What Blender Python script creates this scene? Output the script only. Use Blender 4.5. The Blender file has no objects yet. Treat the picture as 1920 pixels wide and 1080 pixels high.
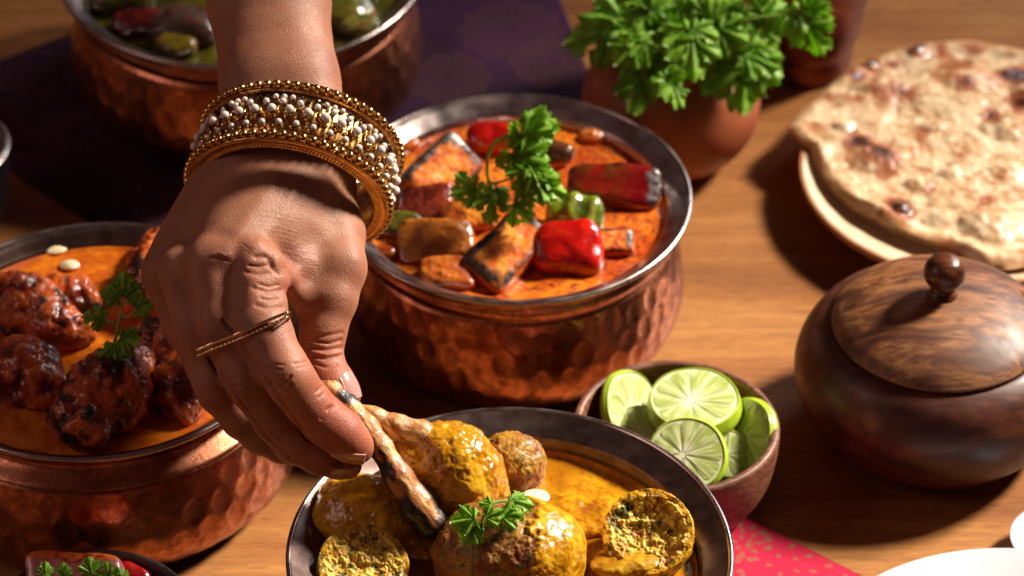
import bpy, math, random
import numpy as np
from mathutils import Vector, Matrix
random.seed(7); np.random.seed(7)
R = math.radians
SC = bpy.context.scene
COL = SC.collection
CM = 0.01                                   # everything below is written in centimetres

# ---------------------------------------------------------------- camera
PITCH = R(38.0); CAM = np.array([0.0, -126.1, 98.5]); FPX = 6400.0
RT = np.array([1.0, 0, 0]); UP = np.array([0, math.sin(PITCH), math.cos(PITCH)]); FW = np.array([0, math.cos(PITCH), -math.sin(PITCH)])
cd = bpy.data.cameras.new('camera'); cam = bpy.data.objects.new('camera', cd); COL.objects.link(cam)
cam.location = CAM * CM; cam.rotation_euler = (math.pi/2 - PITCH, 0, 0)
cd.lens = 120; cd.sensor_width = 36; cd.clip_start = 0.05; cd.clip_end = 50
cd.dof.use_dof = True; cd.dof.focus_distance = 1.352; cd.dof.aperture_fstop = 9.5
SC.camera = cam

# ---------------------------------------------------------------- light
w = bpy.data.worlds.new('World'); SC.world = w; w.use_nodes = True
bg = w.node_tree.nodes['Background']; bg.inputs[0].default_value = (1.0, 0.42, 0.40, 1); bg.inputs[1].default_value = 0.055
def area(name, loc, target, size, power, color, size_y=None):
    l = bpy.data.lights.new(name, 'AREA'); l.energy = power; l.color = color; l.size = size
    if size_y: l.shape = 'RECTANGLE'; l.size_y = size_y
    else: l.shape = 'DISK'
    o = bpy.data.objects.new(name, l); COL.objects.link(o); o.location = [c*CM for c in loc]
    o.rotation_euler = (Vector(target) - Vector(loc)).to_track_quat('-Z', 'Y').to_euler(); return o
az, el = R(29), R(39)
KD = np.array([math.cos(el)*math.cos(az), math.cos(el)*math.sin(az), math.sin(el)])
kl = bpy.data.lights.new('key_lamp', 'SPOT'); kl.energy = 1080; kl.color = (1.0, 0.88, 0.75); kl.shadow_soft_size = .26; kl.spot_size = R(16.5); kl.spot_blend = .8
ko_ = bpy.data.objects.new('key_lamp', kl); COL.objects.link(ko_); KT = Vector((6, -15, 5)); ko_.location = (Vector(KD*260)+KT)*CM; ko_.rotation_euler = Vector(KD).to_track_quat('Z', 'Y').to_euler()
area('reflection_softbox', (150, 190, 120), (5, 0, 5), 0.9, 16, (0.84, 0.88, 1.0), 0.5)  # softbox added for cool reflections on the metal and the lid
area('warm_fill', (-170, -60, 130), (0, 0, 5), 1.0, 5, (1.0, 0.66, 0.58))
SC.view_settings.view_transform = 'Standard'; SC.view_settings.look = 'None'
SC.view_settings.exposure = 0.0; SC.view_settings.gamma = 1.0
SC.cycles.max_bounces = 8; SC.cycles.transparent_max_bounces = 8
SC.cycles.caustics_reflective = False; SC.cycles.caustics_refractive = False
SC.cycles.sample_clamp_indirect = 4.0
SC.cycles.use_denoising = True

# ---------------------------------------------------------------- coordinates
def C(px, py, d):                            # a point d cm in front of the lens
    return CAM + FW*d + RT*((px-960)/FPX*d) + UP*((540-py)/FPX*d)
def at(px, py, z=0.0):                       # a point on the level z above the table
    d = (CAM[2]-z)/(math.sin(PITCH) - math.cos(PITCH)*(540-py)/FPX)
    return C(px, py, d)
def to_px(V):
    q = V - CAM; d = q@FW
    return 960 + FPX*(q@RT)/d, 540 - FPX*(q@UP)/d, d
def nrm(v): v = np.asarray(v, float); return v/np.linalg.norm(v)
def lin(h, k=1.0):
    h = h.lstrip('#'); c = [int(h[i:i+2], 16)/255 for i in (0, 2, 4)]
    return np.array([(x/12.92 if x <= .04045 else ((x+.055)/1.055)**2.4)*k for x in c])

# ---------------------------------------------------------------- noise (numpy)
def _hash(ix, iy, iz, s):
    h = (ix.astype(np.int64)*374761393 + iy.astype(np.int64)*668265263 + iz.astype(np.int64)*2147483647 + s*1274126177) & 0xffffffff
    h = ((h ^ (h >> 13))*1274126177) & 0xffffffff
    h = (h ^ (h >> 16)) & 0xffff
    return h.astype(np.float32)/65535.0
def noise(P, s=0):
    P = np.asarray(P, np.float32); i = np.floor(P); f = P-i; u = f*f*(3-2*f); i = i.astype(np.int64)
    x, y, z = i[..., 0], i[..., 1], i[..., 2]; r = 0
    for a in (0, 1):
        wx = u[..., 0] if a else 1-u[..., 0]
        for b in (0, 1):
            wy = u[..., 1] if b else 1-u[..., 1]
            for c in (0, 1):
                wz = u[..., 2] if c else 1-u[..., 2]
                r = r + wx*wy*wz*_hash(x+a, y+b, z+c, s)
    return r*2-1
def fbm(P, o=3, s=0, g=.5):
    P = np.asarray(P, np.float32); a = 1; t = 0; r = 0
    for k in range(o):
        r = r + a*noise(P*(2.03**k)+17.3*k, s+k); t += a; a *= g
    return r/t
def sst(a, b, x): t = np.clip((x-a)/(b-a), 0, 1); return t*t*(3-2*t)
def mixc(a, b, m): m = np.asarray(m)[..., None]; return a*(1-m) + b*m

# ---------------------------------------------------------------- meshes
def add_mesh(name, V, F, mat=None, parent=None, loc=(0, 0, 0), col=None, smooth=True, local=False, base=None):
    """V in cm. With a parent Empty, V is in world cm unless local; faces are an (n,3|4) array or a list of arrays"""
    V = np.asarray(V, np.float32)
    me = bpy.data.meshes.new(name)
    Fs = F if isinstance(F, list) else [F]
    Fs = [np.asarray(f, np.int32) for f in Fs if len(f)]
    off = np.asarray(loc, float)
    if parent is not None and not local: off = np.array(parent['o_cm'])
    W = (V if local else V-off)*CM
    me.vertices.add(len(W)); me.vertices.foreach_set('co', W.astype(np.float32).ravel())
    nl = sum(f.size for f in Fs); npol = sum(len(f) for f in Fs)
    me.loops.add(nl); me.polygons.add(npol)
    me.loops.foreach_set('vertex_index', np.concatenate([f.ravel() for f in Fs]))
    tot = np.concatenate([np.full(len(f), f.shape[1], np.int32) for f in Fs])
    st = np.concatenate([[0], np.cumsum(tot)[:-1]]).astype(np.int32)
    me.polygons.foreach_set('loop_start', st); me.polygons.foreach_set('loop_total', tot)
    me.polygons.foreach_set('use_smooth', np.full(npol, smooth))
    if col is not None:
        a = me.color_attributes.new('Col', 'FLOAT_COLOR', 'POINT')
        cc = np.ones((len(W), 4), np.float32); cc[:, :3] = np.clip(col, 0, 1); a.data.foreach_set('color', cc.ravel())
    me.update(calc_edges=True); me.validate()
    if mat: me.materials.append(mat)
    o = bpy.data.objects.new(name, me); COL.objects.link(o)
    if parent is not None: o.parent = parent
    if parent is None or local: o.location = np.asarray(loc, float)*CM
    return o
def tag(o, label=None, cat=None, group=None, kind=None):
    if label: o['label'] = label
    if cat: o['category'] = cat
    if group: o['group'] = group
    if kind: o['kind'] = kind
    return o
def thing(name, label, cat, loc, group=None):
    o = bpy.data.objects.new(name, None); COL.objects.link(o); o.empty_display_size = .01
    o.location = np.asarray(loc, float)*CM; o['o_cm'] = [float(x) for x in loc]
    return tag(o, label, cat, group)
def vnormals(V, F):
    V = np.asarray(V, np.float64); F = np.asarray(F)
    n = np.cross(V[F[:, 2]]-V[F[:, 0]], V[F[:, -1]]-V[F[:, 1]])
    N = np.zeros_like(V)
    for k in range(F.shape[1]): np.add.at(N, F[:, k], n)
    return N/np.maximum(np.linalg.norm(N, axis=1, keepdims=True), 1e-9)
def grid_faces(nu, nv, closed_u=False):
    i = np.arange(nu if closed_u else nu-1); j = np.arange(nv-1)
    I, J = np.meshgrid(i, j, indexing='ij'); I2 = (I+1) % nu
    return np.stack([I*nv+J, I2*nv+J, I2*nv+J+1, I*nv+J+1], -1).reshape(-1, 4)
def lathe(prof, c, n=128, disp=None):
    """prof: list of (r, z); returns world verts around the axis through c"""
    prof = np.asarray(prof, float); a = np.linspace(0, 2*math.pi, n, endpoint=False)
    r = prof[:, 0]; z = prof[:, 1]
    A, Rr = np.meshgrid(a, r, indexing='ij'); _, Z = np.meshgrid(a, z, indexing='ij')
    if disp is not None: Rr = Rr + disp(A, Z, Rr)
    V = np.stack([Rr*np.cos(A), Rr*np.sin(A), Z], -1).reshape(-1, 3) + np.asarray(c, float)
    return V, grid_faces(n, len(prof), True)
def smooth_prof(pts, n=60):
    """Catmull-Rom through the points, resampled"""
    P = np.asarray(pts, float); P = np.vstack([2*P[0]-P[1], P, 2*P[-1]-P[-2]]); out = []
    m = len(P)-3; k = max(2, n//m)
    for i in range(m):
        for t in np.linspace(0, 1, k, endpoint=False):
            a, b, c, d = P[i:i+4]
            out.append(.5*((2*b) + (c-a)*t + (2*a-5*b+4*c-d)*t*t + (-a+3*b-3*c+d)*t**3))
    out.append(P[-2]); return np.array(out)
def tube(pts, rad, n=10, caps=True):
    P = np.asarray(pts, float); m = len(P); rad = np.broadcast_to(np.asarray(rad, float), (m,))
    T = np.gradient(P, axis=0); T /= np.linalg.norm(T, axis=1, keepdims=True)
    ref = np.array([0, 0, 1.0]) if abs(T[0][2]) < .9 else np.array([1.0, 0, 0])
    V = []
    u = nrm(np.cross(T[0], ref))
    a = np.linspace(0, 2*math.pi, n, endpoint=False)
    for i in range(m):
        u = nrm(u - T[i]*(u@T[i])); v = np.cross(T[i], u)
        V.append(P[i] + rad[i]*(np.cos(a)[:, None]*u + np.sin(a)[:, None]*v))
    V = np.array(V)                                  # m,n,3
    V = V.transpose(1, 0, 2).reshape(-1, 3); F = [grid_faces(n, m, True)]
    if caps:
        k = len(V); V = np.vstack([V, P[0], P[-1]]); i = np.arange(n); j = (i+1) % n
        F += [np.stack([i*m, j*m, np.full(n, k)], -1)[:, ::-1], np.stack([i*m+m-1, np.full(n, k+1), j*m+m-1], -1)[:, ::-1]]
    return V, F
def merge(parts):
    V = []; F3 = []; F4 = []; o = 0
    for v, fs in parts:
        for f in (fs if isinstance(fs, list) else [fs]):
            f = np.asarray(f)
            (F3 if f.shape[1] == 3 else F4).append(f+o)
        V.append(v); o += len(v)
    F = []
    if F3: F.append(np.vstack(F3))
    if F4: F.append(np.vstack(F4))
    return np.vstack(V), F
def cubesphere(n=24):
    g = np.tan(np.linspace(-1, 1, n)*math.pi/4); A, B = np.meshgrid(g, g, indexing='ij'); O = np.ones_like(A)
    Vs = []; Fs = []; o = 0
    for s in (1, -1):
        for ax in range(3):
            v = [None]*3; v[ax] = O*s; v[(ax+1) % 3] = A; v[(ax+2) % 3] = B*s
            Vs.append(np.stack(v, -1).reshape(-1, 3)); Fs.append(grid_faces(n, n)+o); o += n*n
    V = np.vstack(Vs); F = np.vstack(Fs); V = V/np.linalg.norm(V, axis=1, keepdims=True)
    K = np.round(V*1e5).astype(np.int64); _, idx, inv = np.unique(K, axis=0, return_index=True, return_inverse=True)
    return V[idx], inv.ravel()[F]
def frame(x=None, z=None, roll=0.0):
    """3x3 with columns = local axes; z first, x as near as it can be"""
    z = nrm(z); x = np.asarray(x, float); x = nrm(x - z*(x@z)); y = np.cross(z, x)
    c, s = math.cos(roll), math.sin(roll)
    return np.stack([x*c+y*s, -x*s+y*c, z], 1)

# ---------------------------------------------------------------- signed distance -> surface nets
EDG = [((0,0,0),(1,0,0)),((0,1,0),(1,1,0)),((0,0,1),(1,0,1)),((0,1,1),(1,1,1)),((0,0,0),(0,1,0)),((1,0,0),(1,1,0)),
       ((0,0,1),(0,1,1)),((1,0,1),(1,1,1)),((0,0,0),(0,0,1)),((1,0,0),(1,0,1)),((0,1,0),(0,1,1)),((1,1,0),(1,1,1))]
def surface_nets(D, lo, h):
    D = D.astype(np.float32); S = D < 0; nx, ny, nz = D.shape
    s = [S[a:nx-1+a, b:ny-1+b, c:nz-1+c] for a in (0, 1) for b in (0, 1) for c in (0, 1)]
    allin = s[0].copy(); anyin = s[0].copy()
    for q in s[1:]: allin &= q; anyin |= q
    act = anyin & ~allin; I = np.argwhere(act); idx = -np.ones(act.shape, np.int32); idx[act] = np.arange(len(I))
    acc = np.zeros((len(I), 3)); cnt = np.zeros(len(I))
    for a, b in EDG:
        a = np.array(a); b = np.array(b)
        da = D[tuple((I+a).T)]; db = D[tuple((I+b).T)]; m = (da < 0) != (db < 0)
        t = np.where(m, da/np.where(m, da-db, 1), 0)
        acc += np.where(m[:, None], a+(b-a)*t[:, None], 0); cnt += m
    V = (I + acc/cnt[:, None])*h + lo
    Q = []
    for ax in range(3):
        u, v = [(1, 2), (2, 0), (0, 1)][ax]
        A = np.take(S, range(0, S.shape[ax]-1), ax); B = np.take(S, range(1, S.shape[ax]), ax)
        E = np.argwhere(A != B)
        E = E[(E[:, u] > 0) & (E[:, v] > 0) & (E[:, u] < S.shape[u]-1) & (E[:, v] < S.shape[v]-1)]
        q = []
        for du, dv in ((-1, -1), (0, -1), (0, 0), (-1, 0)):
            e = E.copy(); e[:, u] += du; e[:, v] += dv; q.append(idx[tuple(e.T)])
        q = np.stack(q, -1); fl = S[tuple(E.T)]
        q[~fl] = q[~fl][:, ::-1]; Q.append(q)
    return V, np.vstack(Q)
class SDF:
    def __init__(self, lo, hi, h):
        self.lo = np.asarray(lo, float); self.h = h; n = np.ceil((np.asarray(hi)-self.lo)/h).astype(int)+1
        self.ax = [self.lo[i]+h*np.arange(n[i]) for i in range(3)]; self.D = np.full(n, 9.0, np.float32)
    def _win(self, a, b, m):
        lo = np.minimum(a, b)-m; hi = np.maximum(a, b)+m
        sl = []
        for i in range(3):
            i0 = int(np.clip((lo[i]-self.lo[i])/self.h, 0, self.D.shape[i]-1)); i1 = int(np.clip((hi[i]-self.lo[i])/self.h+2, i0+1, self.D.shape[i]))
            sl.append(slice(i0, i1))
        return tuple(sl)
    def _dist(self, sl, a, b, r1, r2):
        X = self.ax[0][sl[0]][:, None, None].astype(np.float32); Y = self.ax[1][sl[1]][None, :, None].astype(np.float32); Z = self.ax[2][sl[2]][None, None, :].astype(np.float32)
        ba = b-a; L = max(float(ba@ba), 1e-9)
        t = np.clip(((X-a[0])*ba[0]+(Y-a[1])*ba[1]+(Z-a[2])*ba[2])/L, 0, 1)
        return np.sqrt((X-a[0]-t*ba[0])**2+(Y-a[1]-t*ba[1])**2+(Z-a[2]-t*ba[2])**2) - (r1+(r2-r1)*t)
    def cone(self, a, b, r1, r2, k=.1, cut=False):
        a = np.asarray(a, float); b = np.asarray(b, float)
        sl = self._win(a, b, max(r1, r2)+k+.4); d = self._dist(sl, a, b, r1, r2); o = self.D[sl]
        if cut:
            hh = np.clip(.5-.5*(o+d)/k, 0, 1); self.D[sl] = o*(1-hh)-d*hh + k*hh*(1-hh)
        else:
            hh = np.clip(.5+.5*(o-d)/k, 0, 1); self.D[sl] = o*(1-hh)+d*hh - k*hh*(1-hh)
    def chain(self, pts, rad, k=.1, kj=.15):
        """own sub-field first so that joints blend, then joined to the rest with k"""
        P = [np.asarray(p, float) for p in pts]; A = np.min(P, 0); B = np.max(P, 0)
        sl = self._win(A, B, max(rad)+k+.4); f = None
        for i in range(len(P)-1):
            d = self._dist(sl, P[i], P[i+1], rad[i], rad[i+1])
            if f is None: f = d
            else: hh = np.clip(.5+.5*(f-d)/kj, 0, 1); f = f*(1-hh)+d*hh-kj*hh*(1-hh)
        o = self.D[sl]; hh = np.clip(.5+.5*(o-f)/k, 0, 1); self.D[sl] = o*(1-hh)+f*hh-k*hh*(1-hh)
    def mesh(self): return surface_nets(self.D, self.lo, self.h)
def relax(V, F, it=1, lam=.5):
    E = np.vstack([F[:, [0, 1]], F[:, [1, 2]], F[:, [2, 3]], F[:, [3, 0]]]); n = np.bincount(E.ravel(), minlength=len(V))[:, None]
    for _ in range(it):
        S = np.zeros_like(V)
        for k in range(3):
            S[:, k] = np.bincount(E[:, 0], V[E[:, 1], k], len(V)) + np.bincount(E[:, 1], V[E[:, 0], k], len(V))
        V = V + lam*(S/np.maximum(n, 1)-V)
    return V

# ---------------------------------------------------------------- materials
class Mat:
    def __init__(self, name, rough=.5, metal=0., spec=.5, coat=0., coat_rough=.1, sss=0., sss_r=(1, .4, .2), sss_scale=.003, color=None):
        self.m = bpy.data.materials.new(name); self.m.use_nodes = True; self.t = self.m.node_tree; self.N = self.t.nodes
        self.b = self.N['Principled BSDF']; b = self.b.inputs
        b['Roughness'].default_value = rough; b['Metallic'].default_value = metal; b['Specular IOR Level'].default_value = spec
        b['Coat Weight'].default_value = coat; b['Coat Roughness'].default_value = coat_rough
        if sss: b['Subsurface Weight'].default_value = sss; b['Subsurface Radius'].default_value = sss_r; b['Subsurface Scale'].default_value = sss_scale
        if color is not None: b['Base Color'].default_value = (*color, 1)
        tc = self.N.new('ShaderNodeTexCoord'); vm = self.N.new('ShaderNodeVectorMath'); vm.operation = 'SCALE'; vm.inputs['Scale'].default_value = 100
        self.L(tc.outputs['Object'], vm.inputs[0]); self.co = vm.outputs[0]
    def L(self, a, b): self.t.links.new(a, b)
    def stretch(self, s, co=None, rot=(0, 0, 0)):
        n = self.N.new('ShaderNodeMapping'); n.inputs['Scale'].default_value = s; n.inputs['Rotation'].default_value = rot; self.L(co or self.co, n.inputs[0]); return n.outputs[0]
    def noise(self, scale, detail=3, rough=.5, co=None, dist=0.):
        n = self.N.new('ShaderNodeTexNoise'); n.inputs['Scale'].default_value = scale; n.inputs['Detail'].default_value = detail
        n.inputs['Roughness'].default_value = rough; n.inputs['Distortion'].default_value = dist; self.L(co or self.co, n.inputs['Vector']); return n.outputs[0]
    def voro(self, scale, feature='F1', co=None, rnd=1.):
        n = self.N.new('ShaderNodeTexVoronoi'); n.feature = feature; n.inputs['Scale'].default_value = scale; n.inputs['Randomness'].default_value = rnd
        self.L(co or self.co, n.inputs['Vector']); return n.outputs['Distance']
    def ramp(self, f, stops):
        n = self.N.new('ShaderNodeValToRGB'); r = n.color_ramp
        while len(r.elements) < len(stops): r.elements.new(.5)
        for e, (p, c) in zip(r.elements, stops):
            e.position = p; e.color = (*(c if hasattr(c, '__len__') else (c, c, c)), 1)
        self.L(f, n.inputs[0]); return n.outputs[0]
    def mix(self, f, a, b, mode='MIX'):
        n = self.N.new('ShaderNodeMix'); n.data_type = 'RGBA'; n.blend_type = mode
        for s, v in ((n.inputs[0], f), (n.inputs[6], a), (n.inputs[7], b)):
            if hasattr(v, 'links'): self.L(v, s)
            elif hasattr(v, '__len__'): s.default_value = (*v, 1)
            else: s.default_value = v if s.type == 'VALUE' else (v, v, v, 1)
        return n.outputs[2]
    def math(self, op, a, b=0.):
        n = self.N.new('ShaderNodeMath'); n.operation = op
        for s, v in ((n.inputs[0], a), (n.inputs[1], b)):
            if hasattr(v, 'links'): self.L(v, s)
            else: s.default_value = v
        return n.outputs[0]
    def attr(self):
        n = self.N.new('ShaderNodeAttribute'); n.attribute_name = 'Col'; return n.outputs['Color']
    def set(self, k, v): self.L(v, self.b.inputs[k]); return self
    def bump(self, h, dist=.01, strength=1., prev=None):
        """dist in cm"""
        n = self.N.new('ShaderNodeBump'); n.inputs['Distance'].default_value = dist*CM; n.inputs['Strength'].default_value = strength
        self.L(h, n.inputs['Height'])
        if prev: self.L(prev, n.inputs['Normal'])
        self.L(n.outputs[0], self.b.inputs['Normal']); return n.outputs[0]
# ---------------------------------------------------------------- skin
ms = Mat('skin', rough=.46, spec=.42, sss=.35, sss_r=(1., .32, .16), sss_scale=.004)
n1 = ms.noise(.55, 3); n2 = ms.noise(6, 3)
c = ms.mix(ms.ramp(n1, [(.3, 0), (.7, 1)]), tuple(lin('9c6850')), tuple(lin('b28062')))
c = ms.mix(ms.math('MULTIPLY', n2, .35), c, tuple(lin('8f5440')))
ms.set('Base Color', ms.mix(1., c, ms.attr(), 'MULTIPLY'))
ms.set('Roughness', ms.ramp(ms.noise(9, 2), [(.3, .42), (.7, .58)]))
pb = ms.bump(ms.voro(7, 'DISTANCE_TO_EDGE', ms.stretch((1, 1, 1.7), rot=(.3, .2, .5))), .022, .8)
pb = ms.bump(ms.noise(26, 3), .012, .7, pb)
ms.bump(ms.voro(15, 'DISTANCE_TO_EDGE'), .014, .7, pb)
mn = Mat('nail', rough=.22, spec=.5, coat=.5, sss=.2, sss_r=(1, .5, .4), sss_scale=.002, color=tuple(lin('c08c84')))

H = SDF(C(960-700, 960, 142)*[1, 0, 0]+[0, -25.5, 5], [-4.0, 12, 27], .055)
H = None
pts = {
 'index': [(468,500,135.6,1.10),(487,608,134.7,1.04),(530,690,134.1,.99),(548,718,134.1,.96),(578,757,134.5,.91),(610,790,134.8,.93),(640,812,135.0,.90),(662,832,135.2,.76),(671,841,135.3,.62)],
 'middle': [(398,498,135.6,1.05),(418,600,135.3,.98),(455,695,135.3,.93),(470,722,135.3,.91),(515,787,135.9,.85),(552,828,136.3,.86),(600,852,136.5,.80),(635,865,136.7,.68),(655,872,136.7,.52)],
 'ring': [(342,508,136.9,1.0),(370,610,136.7,.92),(398,705,136.8,.86),(410,735,136.9,.84),(452,785,137.5,.79),(490,815,137.9,.78),(530,835,138.2,.72),(552,845,138.4,.6)],
 'pinky': [(311,522,138.6,.92),(345,600,138.9,.84),(385,690,139.4,.76),(430,750,140,.70),(475,790,140.5,.66),(505,810,140.8,.55)],
 'thumb': [(604,355,140.6,1.30),(622,440,139.2,1.30),(630,502,138.0,1.18),(620,560,137.5,1.02),(606,620,137.3,.88),(601,662,137.2,.80),(609,700,137.0,.84),(628,728,136.7,.86),(645,745,136.5,.66)]}
CH = {k: ([C(*q[:3]) for q in v], [q[3] for q in v]) for k, v in pts.items()}
allp = np.vstack([np.array(v[0]) for v in CH.values()]); 
lo = allp.min(0)-1.8; hi = allp.max(0)+1.8
FA = C(503, -150, 144.6)                       # forearm, off the top of the picture
hi = np.maximum(hi, FA+2.6); lo = np.minimum(lo, FA-2.6); hi[1] = FA[1]+2.6; hi[2] = FA[2]+2.6; lo[0] = C(255, 500, 138)[0]; hi[0] = C(735, 500, 138)[0]
H = SDF(lo, hi, .058)
dx = RT
# forearm: two soft bones side by side, flattened towards the wrist
def W(px, py, d): return C(px, py, d)
for s, r in ((-1, 0), (1, 0)):
    H.chain([W(503+s*30, -160, 145.3), W(503+s*30, 0, 143.6), W(524+s*38, 150, 141.6), W(536+s*52, 235, 140.6), W(538+s*62, 300, 139.6)],
            [1.98, 1.84, 1.56, 1.42, 1.38], k=1.2, kj=.6)
# palm and back of the hand
for (a, b, r1, r2) in (((470,270,139.9),(345,470,138.3),1.35,1.15), ((500,290,139.6),(398,498,136.2),1.38,1.12), ((560,310,139.4),(455,470,136.1),1.4,1.18),
                       ((585,320,139.7),(560,430,138.2),1.5,1.28), ((470,280,140.4),(318,508,138.9),1.25,1.02), ((560,330,141.2),(420,540,138.6),1.5,1.15)):
    H.cone(W(*a), W(*b), r1, r2, k=1.0)
f = CH['thumb']; H.chain(f[0], f[1], k=.75, kj=.4)
for nme, k in (('pinky', .16), ('ring', .13), ('middle', .13), ('index', .13)):
    f = CH[nme]; H.chain(f[0][1:], f[1][1:], k=k, kj=.25)
    H.chain(f[0][:2]+[f[0][1]*.8+f[0][2]*.2], list(f[1][:2])+[f[1][1]], k=.42, kj=.25)
# web of skin between thumb and index, folded over
H.chain([W(520,440,137.2), W(556,500,137.0), W(568,545,137.1), W(574,572,137.4)], [.75, .66, .46, .3], k=.8, kj=.3)
H.chain([W(478,470,134.9), W(512,490,135.2), W(540,522,135.9), W(560,560,136.7)], [.24, .32, .30, .22], k=.7, kj=.3)
# folds of loose skin at the base of the index
for (a, b, r) in (((466,494,134.75),(504,499,135.1),.26), ((474,530,134.5),(522,530,135.1),.32), ((476,562,134.3),(520,568,134.8),.30)):
    H.cone(W(*a), W(*b), r, r*1.15, k=.45)
# knuckle heads
for (a, r) in (((418,482,135.2),.5), ((352,494,136.5),.45), ((302,508,138.3),.6), ((652,508,137.5),.5), ((541,703,133.55),.52), ((462,712,134.75),.5), ((404,722,136.3),.48)):
    H.cone(W(*a), W(*a), r, r, k=.55)
HV, HF = H.mesh(); H.D = None
HV = relax(HV, HF, 5, .5)
HN = vnormals(HV, HF)
X, Y, Dp = to_px(HV); facing = -(HN@FW)
def groove(pl, wd, amt, seg=None, dmax=None):
    """a crease (amt<0) or ridge (amt>0) along a polyline on the side of the hand that faces up and out; wd in px, amt in cm"""
    best = np.full(len(HV), 1e9)
    for (x0, y0), (x1, y1) in zip(pl[:-1], pl[1:]):
        m = (X > min(x0, x1)-4*wd) & (X < max(x0, x1)+4*wd) & (Y > min(y0, y1)-4*wd) & (Y < max(y0, y1)+4*wd) & (facing > .05)
        i = np.nonzero(m)[0]
        if not len(i): continue
        ex, ey = x1-x0, y1-y0; t = np.clip(((X[i]-x0)*ex+(Y[i]-y0)*ey)/(ex*ex+ey*ey), 0, 1)
        q = np.hypot(X[i]-x0-t*ex, Y[i]-y0-t*ey); best[i] = np.minimum(best[i], q)
    g = np.exp(-(best/wd)**2)*sst(.05, .35, facing)
    if dmax is not None: g = g*(Dp < dmax)
    return g*amt
disp = np.zeros(len(HV))
cre = [
 ([(585,636),(610,630),(642,624)],3,-.05,None),([(585,652),(608,657),(641,652)],3.2,-.06,None),([(588,668),(610,674),(636,668)],3.2,-.055,None),([(586,660),(612,665),(640,660)],3,.05,None),
 ([(588,680),(612,690),(632,682)],3,-.04,None),([(592,640),(618,645),(640,638)],3,-.06,None),
 ([(620,763),(612,774),(602,786)],3.0,-.045,None),([(625,762),(614,767)],4,-.05,None),([(593,735),(600,728),(606,722)],2.6,-.05,None),([(598,745),(606,738)],2.2,-.035,None),
 ([(552,682),(566,680),(578,676)],2.4,-.05,None),([(556,690),(570,687),(582,683)],2,-.035,None),
 ([(492,700),(503,692),(516,690),(527,694)],2.2,-.045,None),([(496,712),(508,704),(524,706),(532,716)],2.2,-.05,None),([(505,722),(518,714),(528,720)],2.2,-.04,None),([(513,733),(527,727),(538,717),(545,706)],2.4,-.055,None),([(520,738),(535,734),(548,722)],2,-.04,None),([(500,690),(515,683),(532,684)],2,-.035,None),
 ([(432,710),(447,707),(462,712),(472,722)],2.2,-.045,None),([(440,725),(456,722),(470,733)],2.2,-.05,None),([(447,738),(462,736),(476,746)],2.2,-.045,None),([(462,762),(480,764),(492,752)],2.4,-.05,None),([(455,748),(470,752),(486,742)],2,-.04,None),([(428,698),(446,696),(464,700)],2,-.03,None),
 ([(388,752),(400,758),(410,754)],2.2,-.04,None),([(392,770),(405,776),(418,766)],2.2,-.04,None),([(386,760),(398,766),(412,762)],2,-.03,None),
 ([(480,482),(494,480),(506,487),(511,500)],4.5,-.07,None),([(502,492),(510,505),(520,512)],4,-.06,None),([(462,510),(485,515),(505,512)],3.5,-.05,None),([(476,540),(500,548),(524,545)],4.5,-.05,None),
 ([(480,572),(502,578),(528,576)],4,-.05,None),([(468,498),(486,500),(500,497)],2.5,-.06,None),([(486,533),(505,538),(520,534)],2.5,-.05,None),([(490,560),(506,563),(520,560)],2.5,-.05,None),
 ([(398,478),(408,473),(424,481),(430,478)],4,.03,None),([(396,484),(412,482),(428,490)],3,-.02,None),
]
for pl, wd, amt, dm in cre: disp += groove(pl, wd, amt)
disp += groove([(418,600),(437,625),(479,686),(508,725),(541,774),(576,822),(625,844)], 3.4, -.14)
disp += groove([(392,672),(421,715),(460,767),(489,809),(521,842),(545,860)], 3.2, -.13)
# fine wrinkles around the web, radiating from the fold
for k in range(26):
    a = R(205+k*6.0); x0, y0 = 520+30*math.cos(a), 500+24*math.sin(a); L = 38+10*math.sin(k*2.1)
    disp += groove([(x0, y0), (x0+L*.5*math.cos(a)+2*math.sin(k), y0+L*.5*math.sin(a)), (x0+L*math.cos(a+.12), y0+L*math.sin(a+.12))], 1.6, -.016)
for k in range(18):
    y0 = 395+k*7; disp += groove([(470+k*3, y0), (510+k*3, y0+5+3*math.sin(k*1.7)), (560+k*2, y0+18)], 1.5, -.010)
for k in range(9):
    y0 = 612+k*9; disp += groove([(578, y0+3*math.sin(k*3)), (610, y0+5), (646, y0-3)], 1.5, -.008)
# tendons and veins
disp += groove([(520,330),(470,400),(425,470)], 14, .05); disp += groove([(500,330),(420,400),(360,480)], 12, .04)
disp += groove([(610,300),(640,400),(668,480)], 16, .05); disp += groove([(560,340),(530,400),(480,460)], 10, .03)
_fl = fbm(HV*.55, 3, 77); disp += .012*fbm(HV*.9, 2, 5) + .003*fbm(HV*5, 2, 9)
HV2 = HV + HN*disp[:, None]
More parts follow.
